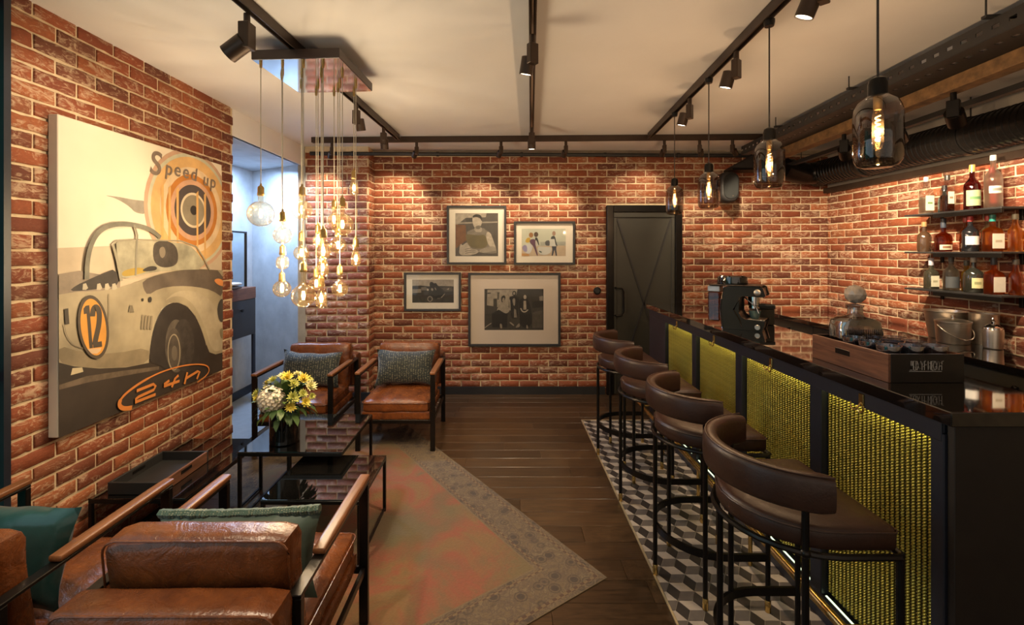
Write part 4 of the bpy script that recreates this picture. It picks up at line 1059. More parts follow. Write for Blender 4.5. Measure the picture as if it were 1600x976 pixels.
# ---------------------------------------------------------------- the racing car canvas on the left wall
def car_painting():
    X = -2.08; y0, y1, z0, z1 = 2.152, 3.408, .713, 2.226
    t = thing('car_painting', 'big canvas of a silver racing car with target rings and number 12', 'painting', (X, (y0 + y1) / 2, (z0 + z1) / 2))
    o = t.location
    MB().box(XL - X + .004, 0, y0 - o.y, y1 - o.y, z0 - o.z, z1 - o.z, .003).build('canvas', fm((.74, .65, .51), .10, 1.2), t)
    def q(x, y):                                    # pixel -> (along wall, height)
        d = X * F / (x - CX); return (d, CH - (y - CY) * d / F)
    A = lambda l: [q(70 + x / 3.755, 170 + y / 3.755) for x, y in l]
    B = lambda l: [q(70 + x / 3.614, 420 + y / 3.614) for x, y in l]
    pr_ = Print(t, lambda a, z: Vector((X, a, z)), (1, 0, 0), (y0, y1, z0, z1))
    pr_.poly('sky_haze', [(y0, 1.60), (y1, 1.66), (y1, 1.30), (y0, 1.36)], fm((.56, .46, .33), .25, 3))
    pr_.poly('cloud', smooth(A([(340, 505), (430, 515), (530, 535), (600, 540), (600, 620), (530, 610), (500, 575), (420, 525)])), fm((.34, .30, .24), .3, 12))
    c = q(70 + 872 / 3.755, 170 + 595 / 3.755)
    for nm, r, k in (('target_ring', .400, (.52, .33, .22)), ('target_ring', .374, (.52, .50, .36)), ('target_ring', .352, (.66, .40, .16)), ('target_ring', .285, (.70, .52, .32)), ('target_ring', .238, (.50, .19, .035)), ('target_ring', .203, (.58, .33, .20)), ('target_ring', .170, (.075, .058, .055)), ('target_ring', .118, (.66, .55, .38)), ('target_ring', .102, (.25, .21, .145)), ('target_centre', .032, (.03, .025, .022))):
        pr_.disc(nm, c, r * 1.07, r, fm(k, .22, 7))
    for i, a in enumerate((2.80, 2.86, 2.93, 3.12, 3.20)):
        pr_.poly('paint_drip', [(a, 1.98), (a + .022, 2.0), (a + .02, 1.52), (a + .004, 1.50)], fm((.66, .38, .13), .2, 8))
    rt = Euler((PI / 2, 0, PI / 2))
    tx = fm((.20, .15, .115), .3, 20)
    pr_.text('lettering', 'S', 2.705, 2.045, .20, tx, rt, .15)
    for i, ch in enumerate('peed'):
        pr_.text('lettering', ch, 2.83 + i * .077, 2.062 + .006 * math.sin(i), .125, tx, rt, .1, tilt=-.04)
    for i, ch in enumerate('up'):
        pr_.text('lettering', ch, 3.185 + i * .078, 2.048 - i * .004, .125, tx, rt, .1, tilt=-.05)
    # ground
    pr_.poly('road_shadow', [(y0, .71), (y1, .71)] + B([(1003, 330), (900, 440), (650, 500), (300, 540), (70, 520)]), fm((.042, .030, .022), .4, 4))
    pr_.poly('road_streak', B([(75, 655), (230, 605), (430, 575), (640, 550), (640, 568), (430, 605), (240, 640), (75, 682)]), fm((.15, .11, .075), .5, 14))
    pr_.poly('road_mark', B([(150, 560), (205, 555), (212, 580), (140, 600)]), fm((.52, .44, .28)))
    # car
    pr_.poly('distant_field', B([(70, 30), (190, 10), (300, 30), (420, 70), (420, 150), (70, 170)]), fm((.30, .24, .18), .4, 8))
    body = B([(70, 145), (180, 128), (300, 125), (400, 108), (480, 85), (560, 55), (660, 22), (760, 4), (860, -2), (1003, 8), (1003, 470), (960, 482), (925, 470), (905, 420), (880, 340), (845, 265), (800, 212), (750, 190), (700, 192), (655, 225), (622, 290), (600, 370), (588, 450), (582, 530), (450, 556), (300, 562), (160, 550), (70, 528)])
    pr_.poly('car_body', body, fm((.38, .32, .21), .42, 3.2))
    pr_.poly('car_flank_shade', smooth(B([(70, 430), (200, 470), (380, 480), (585, 440), (582, 528), (450, 554), (300, 560), (160, 548), (70, 526)]), 1), fm((.25, .20, .125), .35, 6))
    pr_.poly('bonnet', smooth(B([(545, 66), (640, 30), (760, 6), (870, 0), (1003, 10), (1003, 165), (940, 120), (850, 100), (740, 95), (640, 110), (575, 150), (550, 110)]), 1), fm((.13, .10, .075), .45, 6))
    pr_.poly('wing_highlight', smooth(B([(660, 190), (720, 150), (790, 160), (850, 220), (900, 330), (930, 440), (960, 470), (1003, 450), (1003, 300), (940, 180), (850, 125), (740, 120)]), 2), fm((.44, .37, .25), .3, 6))
    pr_.poly('cockpit', smooth(B([(128, 126), (170, 92), (240, 60), (320, 25), (395, -2), (418, 88), (330, 108), (220, 122)]), 1), fm((.045, .035, .028), .4, 10))
    for x in (205, 285, 330, 370): pr_.poly('seat_rib', B([(x, 118), (x + 3, 85), (x + 20, 80), (x + 32, 108), (x + 20, 118)]), fm((.45, .40, .30)))
    pr_.poly('wheel_arch', smooth(B([(580, 528), (592, 430), (608, 350), (632, 275), (665, 218), (705, 192), (750, 190), (800, 214), (845, 268), (880, 345), (905, 425), (915, 500), (800, 560), (680, 572), (640, 540)]), 1), fm((.035, .027, .022), .4, 8))
    el = lambda cx, cy, rx_, ry, n=36: B([(cx + rx_ * math.cos(2 * PI * k / n), cy + ry * math.sin(2 * PI * k / n)) for k in range(n)])
    pr_.poly('tyre', el(735, 435, 62, 150), fm((.13, .105, .08), .5, 14))
    pr_.poly('tyre_tread', el(775, 430, 62, 148), fm((.05, .04, .033), .5, 22))
    pr_.poly('tyre_wall', el(722, 455, 45, 120), fm((.085, .068, .052), .4, 14))
    pr_.stroke('wheel_rim', el(722, 470, 34, 100), .008, fm((.30, .25, .17)), True)
    pr_.poly('hub', el(724, 475, 16, 42), fm((.14, .115, .085)))
    pr_.poly('indicator', smooth(B([(945, 62), (975, 52), (1003, 66), (1003, 100), (970, 90)])), fm((.62, .24, .07)))
    pr_.poly('headlamp_ring', smooth(B([(965, 230), (980, 175), (1003, 165), (1003, 305), (978, 295)])), fm((.05, .045, .04)))
    pr_.poly('bumper', smooth(B([(980, 340), (1003, 330), (1003, 400), (985, 385)])), fm((.2, .17, .1)))
    for k in range(4): pr_.poly('side_vent', B([(540 + k * 17, 258 + k * 2), (550 + k * 17, 259 + k * 2), (543 + k * 17, 342), (532 + k * 17, 341)]), fm((.24, .195, .13)))
    pr_.poly('badge', B([(470, 205), (485, 205), (495, 245), (462, 243)]), fm((.18, .15, .1)))
    pr_.disc('cap', B([(585, 173)])[0], .013, .017, fm((.03, .025, .02))); pr_.disc('cap', B([(543, 174)])[0], .007, .009, fm((.03, .025, .02)))
    pr_.poly('door_hinge', B([(98, 225), (120, 222), (126, 310), (104, 314)]), fm((.05, .04, .03)))
    pr_.stroke('door_line', smooth(B([(350, 140), (352, 260), (345, 330)]), 1, False), .004, fm((.22, .18, .12)))
    pr_.stroke('door_line', smooth(B([(95, 310), (110, 380), (150, 430), (205, 448)]), 1, False), .004, fm((.22, .18, .12)))
    # windscreen, roll bar, driver
    pr_.poly('windscreen', smooth(A([(402, 792), (420, 778), (520, 772), (780, 782), (865, 812), (950, 940), (700, 948), (560, 968), (445, 1000), (430, 960)]), 1), fm((.40, .37, .26), .45, 7))
    pr_.poly('driver', smooth(A([(622, 800), (650, 775), (700, 770), (760, 800), (775, 870), (760, 920), (680, 935), (625, 900)])), fm((.075, .062, .05), .5, 16))
    pr_.poly('driver_face', smooth(A([(660, 815), (690, 805), (700, 850), (680, 880), (662, 860)])), fm((.22, .18, .13)))
    pr_.poly('dashboard', smooth(A([(440, 950), (540, 925), (600, 950), (520, 975), (440, 985)])), fm((.38, .26, .05)))
    pr_.poly('dashboard', smooth(A([(545, 955), (600, 920), (650, 925), (640, 950)])), fm((.04, .035, .03)))
    pr_.stroke('windscreen_frame', A([(437, 1010), (415, 900), (388, 796), (408, 775), (520, 767), (790, 775), (880, 808), (920, 870), (958, 945)]), [.020, .018, .014, .010, .008, .008, .009, .010, .011], fm((.30, .27, .19)))
    pr_.stroke('roll_bar', smooth(A([(232, 1000), (236, 880), (262, 780), (310, 710), (380, 678), (480, 674), (580, 695), (630, 722), (668, 755)]), 2, False), .026, fm((.20, .19, .145), .4, 10))
    pr_.stroke('roll_bar_brace', A([(512, 680), (530, 740), (524, 860), (520, 975)]), .013, fm((.24, .22, .165)))
    # number roundel
    rd = lambda cx, cy, rx_, ry: B([(cx + rx_ * math.cos(2 * PI * k / 40) + .10 * ry * math.sin(2 * PI * k / 40), cy + ry * math.sin(2 * PI * k / 40)) for k in range(40)])
    pr_.poly('number_roundel', rd(260, 328, 87, 180), fm((.07, .052, .035)))
    pr_.poly('roundel_field', rd(260, 328, 72, 160), fm((.66, .30, .045), .2, 6))
    pr_.poly('roundel_base', B([(225, 452), (305, 446), (300, 462), (280, 478), (250, 478)]), fm((.60, .42, .25)))
    ink = fm((.06, .045, .03))
    pr_.poly('numeral', B([(203, 225), (215, 208), (236, 204), (256, 446), (237, 449), (221, 252), (205, 256)]), ink)
    pr_.stroke('numeral', smooth(B([(254, 268), (258, 225), (275, 212), (294, 240), (292, 310), (276, 380), (266, 428)]), 2, False), .030, ink)
    pr_.poly('numeral', B([(257, 416), (306, 408), (309, 438), (258, 446)]), ink)
    # race logo
    og = fm((.60, .21, .045), .15, 8)
    ring = B([(478, 783), (430, 790), (405, 772), (410, 740), (445, 700), (520, 645), (620, 590), (730, 553), (830, 536), (900, 541), (920, 565), (905, 600), (850, 640)])
    pr_.stroke('logo_ring', smooth(ring, 2, False), [(.024 if i < 14 else .014 if i < 24 else .009) for i in range(200)], og)
    S_ = lambda l, w_=.017: pr_.stroke('logo_numeral', B(l), w_, og)
    S_([(505, 688), (600, 650), (612, 662), (602, 682), (515, 722), (500, 735), (497, 752), (612, 708)])
    S_([(690, 630), (662, 650), (660, 662), (748, 632)]); S_([(742, 600), (722, 620), (704, 668)])
    S_([(792, 583), (776, 650)]); S_([(784, 618), (850, 578), (862, 580), (846, 622)])
car_painting()

# ---------------------------------------------------------------- framed photographs on the back wall
def framed(label, x0, x1, y0, y1, mat_c, win, prints, fw=.024):
    yb = D - .004; dep = .034; yf = yb - dep
    a0, a1 = P(x0, 0, yf).x, P(x1, 0, yf).x; zt, zl = P(0, y0, yf).z, P(0, y1, yf).z
    t = thing('framed_photograph', label, 'picture', ((a0 + a1) / 2, yb, (zt + zl) / 2), 0, 'framed photographs on the back wall'); o = t.location
    dk = MAT['black_matte']
    for nm, b in (('frame_side', (a0, a0 + fw, zl, zt)), ('frame_side', (a1 - fw, a1, zl, zt)), ('frame_side', (a0 + fw, a1 - fw, zt - fw, zt)), ('frame_side', (a0 + fw, a1 - fw, zl, zl + fw))):
        MB().box(b[0] - o.x, b[1] - o.x, -dep, 0, b[2] - o.z, b[3] - o.z, .002).build(nm, dk, t)
    MB().box(a0 + fw - o.x, a1 - fw - o.x, -.010, -.002, zl + fw - o.z, zt - fw - o.z).build('mat_board', fm(mat_c, .04, 2), t)
    ym = yb - .010
    to2 = lambda x, y: (P(x, y, ym).x, P(x, y, ym).z)
    w0, w1 = to2(win[0], win[1]), to2(win[2], win[3])
    pr_ = Print(t, lambda a, z: Vector((a, ym, z)), (0, -1, 0), (w0[0], w1[0], w1[1], w0[1]))
    prints(pr_, to2)
    MB().box(a0 + fw - o.x, a1 - fw - o.x, -.0255, -.024, zl + fw - o.z, zt - fw - o.z).build('glass_pane', MAT['pane'], t)
def G(v, w_=1.0): return fm((v * 1.0, v * .86, v * .66), .3, 30)
def ph1(p, to2):
    C = lambda l: [to2(690 + x / 9.29, 315 + y / 9.29) for x, y in l]
    p.poly('photo_print', C([(200, 165), (820, 165), (820, 790), (200, 790)]), G(.10))
    p.poly('photo_detail', C([(200, 165), (655, 165), (640, 225), (350, 235), (230, 330), (200, 330)]), G(.42))
    p.poly('photo_detail', C([(355, 235), (455, 235), (455, 300), (355, 300)]), G(.06))
    p.poly('photo_detail', C([(240, 300), (810, 285), (810, 305), (240, 322)]), G(.34))
    p.poly('photo_detail', C([(205, 330), (350, 340), (360, 560), (260, 640), (205, 680)]), fm((.22, .10, .04), .4, 40))
    p.poly('photo_figure', smooth(C([(350, 450), (440, 400), (600, 370), (650, 420), (700, 440), (730, 520), (800, 690), (800, 760), (560, 740), (400, 700)]), 1), G(.24))
    p.poly('photo_helmet', smooth(C([(345, 470), (430, 475), (550, 492), (620, 470), (665, 560), (665, 640), (600, 680), (480, 680), (400, 640), (355, 560)])), fm((.17, .135, .06), .3, 12))
    p.poly('photo_figure', smooth(C([(640, 470), (670, 435), (710, 450), (740, 530), (800, 700), (770, 715), (690, 640), (660, 580)])), G(.52))
    p.poly('photo_figure', smooth(C([(540, 700), (700, 650), (760, 640), (810, 700), (700, 730), (560, 745)])), G(.36))
    p.poly('photo_figure', smooth(C([(260, 660), (280, 600), (300, 640), (370, 580), (390, 630), (440, 690), (530, 700), (540, 740), (430, 780), (250, 780)])), G(.47))
    for k in range(3): p.stroke('photo_detail', C([(340, 690 + 30 * k), (440, 670 + 30 * k), (500, 690 + 22 * k)]), .006, G(.16))
    p.poly('photo_figure', smooth(C([(465, 380), (570, 360), (600, 410), (560, 450), (480, 430)])), G(.40))
    p.poly('photo_figure', smooth(C([(448, 220), (500, 190), (580, 215), (590, 300), (560, 370), (510, 400), (465, 360), (448, 290)])), G(.50))
    p.poly('photo_hair', smooth(C([(445, 235), (460, 195), (510, 178), (570, 195), (592, 250), (580, 290), (565, 240), (500, 220)])), G(.035))
    p.poly('photo_detail', smooth(C([(480, 365), (520, 345), (570, 345), (560, 395), (510, 400)])), G(.20))
def ph2(p, to2):
    C = lambda l: [to2(795 + x / 12.2, 340 + y / 12.2) for x, y in l]
    p.poly('photo_print', C([(245, 210), (1085, 210), (1085, 730), (245, 730)]), fm((.56, .58, .46), .08, 10))
    p.poly('photo_sea', C([(600, 460), (1085, 455), (1085, 530), (600, 540)]), fm((.42, .43, .36), .2, 30))
    p.poly('photo_sand', C([(245, 545), (1085, 530), (1085, 730), (245, 730)]), fm((.56, .44, .30), .15, 20))
    p.poly('photo_figure', smooth(C([(800, 370), (850, 340), (885, 360), (900, 450), (930, 540), (910, 545), (870, 470), (800, 440)])), fm((.06, .065, .06)))
    p.poly('photo_figure', C([(820, 540), (910, 540), (905, 600), (920, 725), (895, 725), (870, 610), (840, 720), (815, 722), (830, 610)]), fm((.05, .055, .075)))
    p.disc('photo_head', C([(860, 300)])[0], .019, .026, fm((.38, .24, .16)))
    p.poly('photo_board', smooth(C([(690, 500), (700, 440), (780, 425), (780, 540), (710, 530)]), 1), fm((.10, .10, .10)))
    p.poly('photo_board', C([(780, 410), (870, 405), (895, 545), (780, 540)]), fm((.62, .62, .55)))
    p.poly('photo_figure', smooth(C([(310, 470), (330, 400), (380, 370), (420, 400), (390, 480)])), fm((.55, .36, .05)))
    p.poly('photo_figure', smooth(C([(400, 420), (480, 400), (520, 440), (500, 500), (560, 725), (535, 725), (470, 540), (400, 480)])), fm((.13, .06, .10)))
    p.poly('photo_figure', smooth(C([(500, 370), (550, 380), (585, 530), (570, 530), (530, 430), (500, 430)])), fm((.04, .04, .04)))
    for x, y, c in ((425, 330, (.33, .16, .05)), (520, 320, (.10, .06, .035))): p.disc('photo_head', C([(x, y)])[0], .024, .028, fm(c))
    p.poly('photo_figure', smooth(C([(500, 430), (540, 450), (560, 540), (520, 560)])), fm((.62, .58, .5)))
    p.poly('photo_board', smooth(C([(250, 560), (300, 510), (450, 500), (450, 600), (390, 700), (300, 660)])), fm((.60, .60, .58)))
    p.poly('photo_board', smooth(C([(250, 560), (300, 510), (350, 540), (350, 660), (280, 640)])), fm((.30, .27, .42)))
    p.poly('photo_board', smooth(C([(540, 540), (700, 560), (820, 560), (810, 660), (700, 720), (560, 690)])), fm((.62, .62, .56)))
    p.poly('photo_detail', smooth(C([(575, 620), (640, 655), (620, 670), (580, 650)])), fm((.07, .10, .08)))
    p.poly('photo_detail', C([(245, 680), (380, 690), (390, 730), (245, 730)]), fm((.52, .28, .10)))
def ph3(p, to2):
    C = lambda l: [to2(625 + x / 13.56, 420 + y / 13.56) for x, y in l]
    p.poly('photo_print', C([(260, 225), (1140, 225), (1140, 715), (260, 715)]), G(.40))
    p.poly('photo_ground', C([(260, 360), (440, 350), (640, 370), (880, 360), (1140, 370), (1140, 715), (260, 715)]), G(.035))
    p.poly('photo_detail', C([(260, 430), (445, 425), (450, 500), (260, 515)]), G(.26))
    p.poly('photo_detail', C([(450, 390), (540, 380), (600, 420), (600, 450), (450, 455)]), G(.17))
    p.poly('photo_detail', C([(870, 390), (1110, 385), (1110, 470), (950, 480)]), G(.09))
    p.poly('photo_figure', smooth(C([(625, 330), (640, 275), (690, 275), (720, 310), (760, 290), (800, 350), (850, 400), (900, 480), (940, 500), (890, 610), (800, 640), (700, 620), (590, 560), (640, 420)]), 1), G(.014))
    p.stroke('photo_wheel', C([(636 + 48 * math.cos(a), 635 + 52 * math.sin(a)) for a in [2 * PI * k / 20 for k in range(20)]]), .009, G(.32), True)
    p.disc('photo_detail', C([(590, 440)])[0], .010, .012, G(.6))
    p.poly('photo_detail', C([(655, 440), (670, 400), (710, 430), (690, 470)]), G(.30)); p.poly('photo_detail', C([(735, 400), (750, 395), (770, 440), (755, 450)]), G(.32))
    p.stroke('photo_detail', C([(870, 610), (920, 560), (945, 525)]), .008, G(.34)); p.poly('photo_detail', C([(985, 430), (1040, 405), (1030, 440)]), G(.4))
    p.stroke('photo_detail', C([(790, 625), (850, 620)]), .007, G(.2))
def ph4(p, to2):
    C = lambda l: [to2(750 + x / 13.0, 445 + y / 13.0) for x, y in l]
    p.poly('photo_print', C([(90, 80), (1290, 80), (1290, 915), (90, 915)]), G(.055))
    p.poly('photo_detail', C([(150, 100), (760, 90), (740, 200), (600, 240), (580, 440), (350, 450), (140, 410)]), G(.40))
    p.poly('photo_detail', C([(275, 280), (345, 275), (345, 540), (270, 550)]), G(.06))
    p.poly('photo_detail', C([(350, 145), (400, 145), (380, 300), (350, 300)]), G(.12)); p.poly('photo_detail', C([(150, 155), (220, 155), (220, 175), (150, 180)]), G(.05))
    p.poly('photo_detail', C([(1200, 230), (1280, 220), (1280, 330), (1210, 320)]), G(.26))
    p.poly('photo_detail', C([(1060, 330), (1290, 320), (1290, 450), (1060, 470)]), G(.025))
    for k in range(7): p.poly('photo_grating', C([(1075 + k * 30, 560 - k * 8), (1085 + k * 30, 558 - k * 8), (1085 + k * 30, 870), (1072 + k * 30, 870)]), G(.17))
    p.stroke('photo_detail', C([(95, 870), (160, 820), (230, 775)]), .008, G(.4))
    # three people
    p.poly('photo_figure', smooth(C([(350, 470), (430, 380), (560, 400), (600, 480), (590, 560), (470, 590), (340, 560)])), G(.36))
    p.poly('photo_figure', C([(240, 580), (380, 500), (480, 560), (560, 590), (550, 860), (250, 860)]), G(.018))
    p.poly('photo_hair', smooth(C([(430, 340), (430, 240), (480, 205), (520, 230), (510, 300), (460, 355)])), G(.03)); p.poly('photo_figure', smooth(C([(450, 320), (460, 260), (500, 260), (495, 320), (470, 350)])), G(.34))
    p.poly('photo_figure', smooth(C([(590, 270), (660, 225), (740, 230), (800, 280), (780, 420), (760, 680), (620, 680), (620, 420)]), 1), G(.022))
    p.poly('photo_figure', C([(590, 290), (615, 300), (620, 520), (600, 510)]), G(.4)); p.poly('photo_figure', smooth(C([(650, 280), (720, 260), (710, 420), (680, 420)])), G(.32)); p.poly('photo_figure', C([(690, 480), (730, 500), (750, 660), (690, 660)]), G(.24))
    p.poly('photo_hair', smooth(C([(650, 190), (665, 125), (710, 115), (740, 160), (730, 210), (690, 225)])), G(.03)); p.disc('photo_head', C([(692, 170)])[0], .012, .017, G(.38))
    p.poly('photo_figure', smooth(C([(790, 300), (880, 250), (990, 300), (1050, 540), (1050, 860), (820, 860), (800, 560)]), 1), G(.018))
    p.disc('photo_head', C([(913, 245)])[0], .016, .024, G(.48)); p.poly('photo_figure', C([(885, 320), (935, 320), (940, 500), (880, 500)]), G(.42))
    p.stroke('photo_figure', smooth(C([(825, 470), (860, 540), (920, 550), (975, 500)]), 2, False), .013, G(.46))
    for l in ([(400, 790), (440, 780), (455, 880), (410, 880)], [(590, 760), (620, 745), (700, 815), (680, 835)], [(730, 840), (800, 760), (815, 850), (720, 870)], [(935, 870), (950, 790), (985, 870), (960, 890)]): p.poly('photo_shoe', smooth(C(l), 1), G(.3))
BRD = (.82, .75, .62)
framed('square framed black and white photograph of a man holding a helmet', 698, 791, 321, 413, BRD, (711.5, 332.8, 778.3, 400), ph1)
framed('small framed colour photograph of people carrying surfboards on a beach', 803, 899, 345.5, 413.5, BRD, (815, 357, 884, 400), ph2)
framed('small framed black and white photograph of a motorcycle rider', 631, 720, 425.5, 486, BRD, (644, 436.5, 709, 473), ph3)
framed('largest framed black and white photograph, three people with a wide mat', 731.5, 876, 426, 541, (.72, .61, .50), (757, 451, 849.5, 515.5), ph4)
# ================================================================ back counter along the right wall
def back_counter():
    t = thing('back_counter', 'dark drawer cabinet along the right brick wall behind the bar', 'cabinet', (3.28, 3.6, 0))
    x0, x1 = 2.96 - 3.28, 3.60 - 3.28
    MB().box(x0 + .02, x1, -2.0, 1.5, .08, .878, .0).build('body', MAT['black_matte'], t, False)
    MB().box(x0 + .06, x1, -2.0, 1.5, 0, .079).build('plinth', MAT['black'], t, False)
    dm = pm('drawer_front', (.045, .043, .034), .4, var=.1)
    for i in range(5):
        y0 = -2.0 + i * .7
        d = MB().box(x0, x0 + .019, y0 + .004, y0 + .696, .735, .872, .002).build('drawer', dm, t)
        MB().lathe([(.006, 0), (.006, .012), (.014, .016), (.014, .026), (.010, .030)], (x0, y0 + .35, .80), 16, Matrix.Rotation(-PI / 2, 3, 'Y')).build('knob', MAT['black'], d)
        e = MB().box(x0, x0 + .019, y0 + .004, y0 + .696, .085, .729, .002).build('cabinet_door', dm, t)
        MB().lathe([(.006, 0), (.006, .012), (.014, .016), (.014, .026), (.010, .030)], (x0, y0 + .08, .66), 16, Matrix.Rotation(-PI / 2, 3, 'Y')).build('knob', MAT['black'], e)
    w_ = MB().box(2.93, 3.605, 1.59, 5.11, .88, .92, .003).build('counter_top', MAT['gloss_black']); tag(w_, 'glossy black worktop of the back counter along the right wall', 'worktop')
back_counter()

# ---------------------------------------------------------------- buckets and shaker on the back counter
def bucket(label, c, r0, r1, h, lid=None, handle=True):
    t = thing('ice_bucket', label, 'bucket', c, 0, 'steel barware on the back counter')
    MB().lathe([(r0 * .96, 0), (r0, .006), (r1, h - .006), (r1 + .004, h - .003), (r1 + .004, h), (r1 - .003, h), (r0 - .004, .012), (.001, .010)], (0, 0, 0), 36, caps=False).build('bucket_body', MAT['steel'], t, True, 35)
    if lid:
        l = MB().lathe([(r1 + .003, h + .001), (r1 + .003, h + .006), (r1 * .7, h + .016), (.012, h + .020)], (0, 0, 0), 36).build('lid', MAT['steel'], t, True, 35)
        MB().lathe([(.008, h + .020), (.007, h + .03), (.014, h + .036), (.011, h + .044)], (0, 0, 0), 16).build('lid_knob', MAT['chrome'], l)
    if handle:
        pts = [((r1 + .012) * math.cos(a), -abs(math.sin(a)) * .035 - .02 * 0, h * .86 - math.sin(a) * h * .62) for a in [PI * k / 16 for k in range(17)]]
        pts = [(x, -(r1 + .012) * math.sin(PI * k / 16) * .96, z) for k, (x, y, z) in enumerate(pts)]
        MB().tube(pts, .0038, 8).build('handle', MAT['chrome'], t)
bucket('large open steel ice bucket behind the smaller lidded one', (3.42, 3.56, .921), .100, .128, .21, None, False)
bucket('small lidded steel ice bucket with a hanging wire handle', (3.28, 3.36, .921), .090, .100, .155, True, True)
t = thing('canister', 'tall straight steel canister behind the shaker', 'canister', (3.475, 3.33, .921), 0, 'steel barware on the back counter')
MB().lathe([(.078, 0), (.080, .004), (.080, .214), (.082, .218), (.078, .218), (.076, .010), (.001, .008)], (0, 0, 0), 32, caps=False).build('canister_body', MAT['steel'], t, True, 35)
t = thing('cocktail_shaker', 'steel cocktail shaker with a round knob, on the back counter', 'shaker', (3.36, 3.16, .921), 0, 'steel barware on the back counter')
MB().lathe([(.046, 0), (.050, .005), (.055, .115), (.052, .13)], (0, 0, 0), 28).build('shaker_body', MAT['steel'], t)
MB().lathe([(.053, .1305), (.050, .145), (.030, .162), (.016, .168)], (0, 0, 0), 28).build('shaker_lid', MAT['chrome'], t)
MB().lathe([(.015, .1685), (.015, .186), (.009, .190), (.012, .20), (.006, .21)], (0, 0, 0), 20).build('shaker_cap', MAT['chrome'], t)

# ================================================================ shelves and bottles
SH = [1.893, 1.585, 1.283]
for i, z in enumerate(SH):
    s_ = thing('bottle_shelf', ('upper', 'middle', 'lower')[i] + ' black wall shelf holding a row of bottles', 'shelf', (3.51, 3.46, z), 0, 'black bottle shelves on the right wall')
    MB().box(-.115, .108, -.32, .44, -.014, 0, .002).build('shelf_board', MAT['black_matte'], s_)
    MB().box(-.1152, -.095, -.32, .18, -.042, -.0145, .001).build('shelf_lip', MAT['black'], s_)
    for y in (-.25, .33): MB().box(.095, .108, y - .012, y + .012, -.09, -.0145, .002).build('shelf_bracket', MAT['black'], s_)
LIQ = {}
def liquid(c):
    if c not in LIQ:
        LIQ[c] = pm('bottle_glass', c, .06, var=.15, coat=.6, spec=.7) if max(c) < .1 else clearglass('tinted_bottle_glass', tuple(min(1, x ** .5 * 1.12) for x in c), .05, glow=tuple(min(1, x * 1.8) for x in c), gw=.35)
    return LIQ[c]
def bottle(label, c, h, r, col_, cap_c, lab, shape='round', lab_c=(.72, .66, .54), cap_h=.035, mark=None, clear=False):
    t = thing('bottle', label, 'bottle', c, 0, 'bottles on the wall shelves')
    if c[2] < 1.8: h = min(h, .262)
    bh = h - cap_h; nk = .0145
    sh = {'round': [(r * .92, 0), (r, .006), (r, bh * .60), (r * .93, bh * .68), (r * .55, bh * .77), (nk + .002, bh * .84), (nk, bh * .88), (nk, bh)],
          'squat': [(r * .9, 0), (r, .01), (r, bh * .55), (r * .9, bh * .66), (r * .55, bh * .75), (nk, bh * .80), (nk, bh)],
          'tall': [(r * .92, 0), (r, .006), (r, bh * .66), (r * .9, bh * .72), (r * .6, bh * .77), (nk, bh * .82), (nk, bh)],
          'square': [(r * .95, 0), (r, .006), (r, bh * .64), (r * .9, bh * .72), (nk + .004, bh * .80), (nk, bh * .82), (nk, bh)]}[shape]
    seg = 4 if shape == 'square' else 28
    m = MB()
    if shape == 'square':
        rs = []
        for q, z in sh:
            rr = min(q * .35, .014); rs.append([(x, y, z) for x, y in rrect(q * .95, q * .80, rr, 3)])
        m.rings(rs)
    else: m.lathe(sh, (0, 0, 0), seg)
    g = m.build('bottle_glass', MAT['glass'] if clear else liquid(col_), t, True, 45)
    if clear:
        m = MB()
        if shape == 'square': m.rings([[(x, y, z) for x, y in rrect(r * .87, r * .72, .010, 3)] for z in (.008, bh * .5)])
        else: m.lathe([(r * .9, .008), (r * .93, .014), (r * .93, bh * .5)], (0, 0, 0), 24)
        m.build('liquor', liquid(col_), t)
    MB().lathe([(.017, bh - .004), (.0175, bh), (.0175, h - .003), (.015, h)], (0, 0, 0), 18).build('cap', pm('bottle_cap', cap_c, .35, var=.1), t)
    if lab:
        z0, z1, wd = lab
        lm = fm(lab_c, .06, 30)
        if shape == 'square':
            lo = MB().box(-r * .8 * wd, r * .8 * wd, -r * .80 - .0015, -r * .80 - .0004, bh * z0, bh * z1).build('paper_label', lm, t)
            if mark: MB().box(-r * .45 * wd, r * .45 * wd, -r * .80 - .0022, -r * .80 - .0016, bh * (z0 * .5 + z1 * .5) - .008, bh * (z0 * .5 + z1 * .5) + .008).build('printed_mark', fm(mark), lo)
        else:
            a0 = math.radians(250) - wd; m = MB(); vs_ = []
            for rr in (r + .0006,):
                for k in range(13):
                    a = math.radians(250) - wd + 2 * wd * k / 12
                    vs_.append((m.bm.verts.new((rr * math.cos(a), rr * math.sin(a), bh * z0)), m.bm.verts.new((rr * math.cos(a), rr * math.sin(a), bh * z1))))
            for a, b in zip(vs_, vs_[1:]): m.bm.faces.new((a[0], b[0], b[1], a[1]))
            lo = m.build('paper_label', lm, t)
            if mark:
                m = MB(); vs_ = []
                for k in range(9):
                    a = math.radians(250) - wd * .6 + 1.2 * wd * k / 8; zc = bh * (z0 + z1) / 2
                    vs_.append((m.bm.verts.new(((r + .0012) * math.cos(a), (r + .0012) * math.sin(a), zc - .010)), m.bm.verts.new(((r + .0012) * math.cos(a), (r + .0012) * math.sin(a), zc + .010))))
                for a, b in zip(vs_, vs_[1:]): m.bm.faces.new((a[0], b[0], b[1], a[1]))
                m.build('printed_mark', fm(mark), lo)
    return t
def on(z, x, dd=0.0, Xw=3.475):            # place a bottle on a shelf by its picture column
    d = Xw * F / (x - CX); return (Xw + dd, d, z + .0006)
U, M_, L_ = SH
WL = (.70, .64, .52)
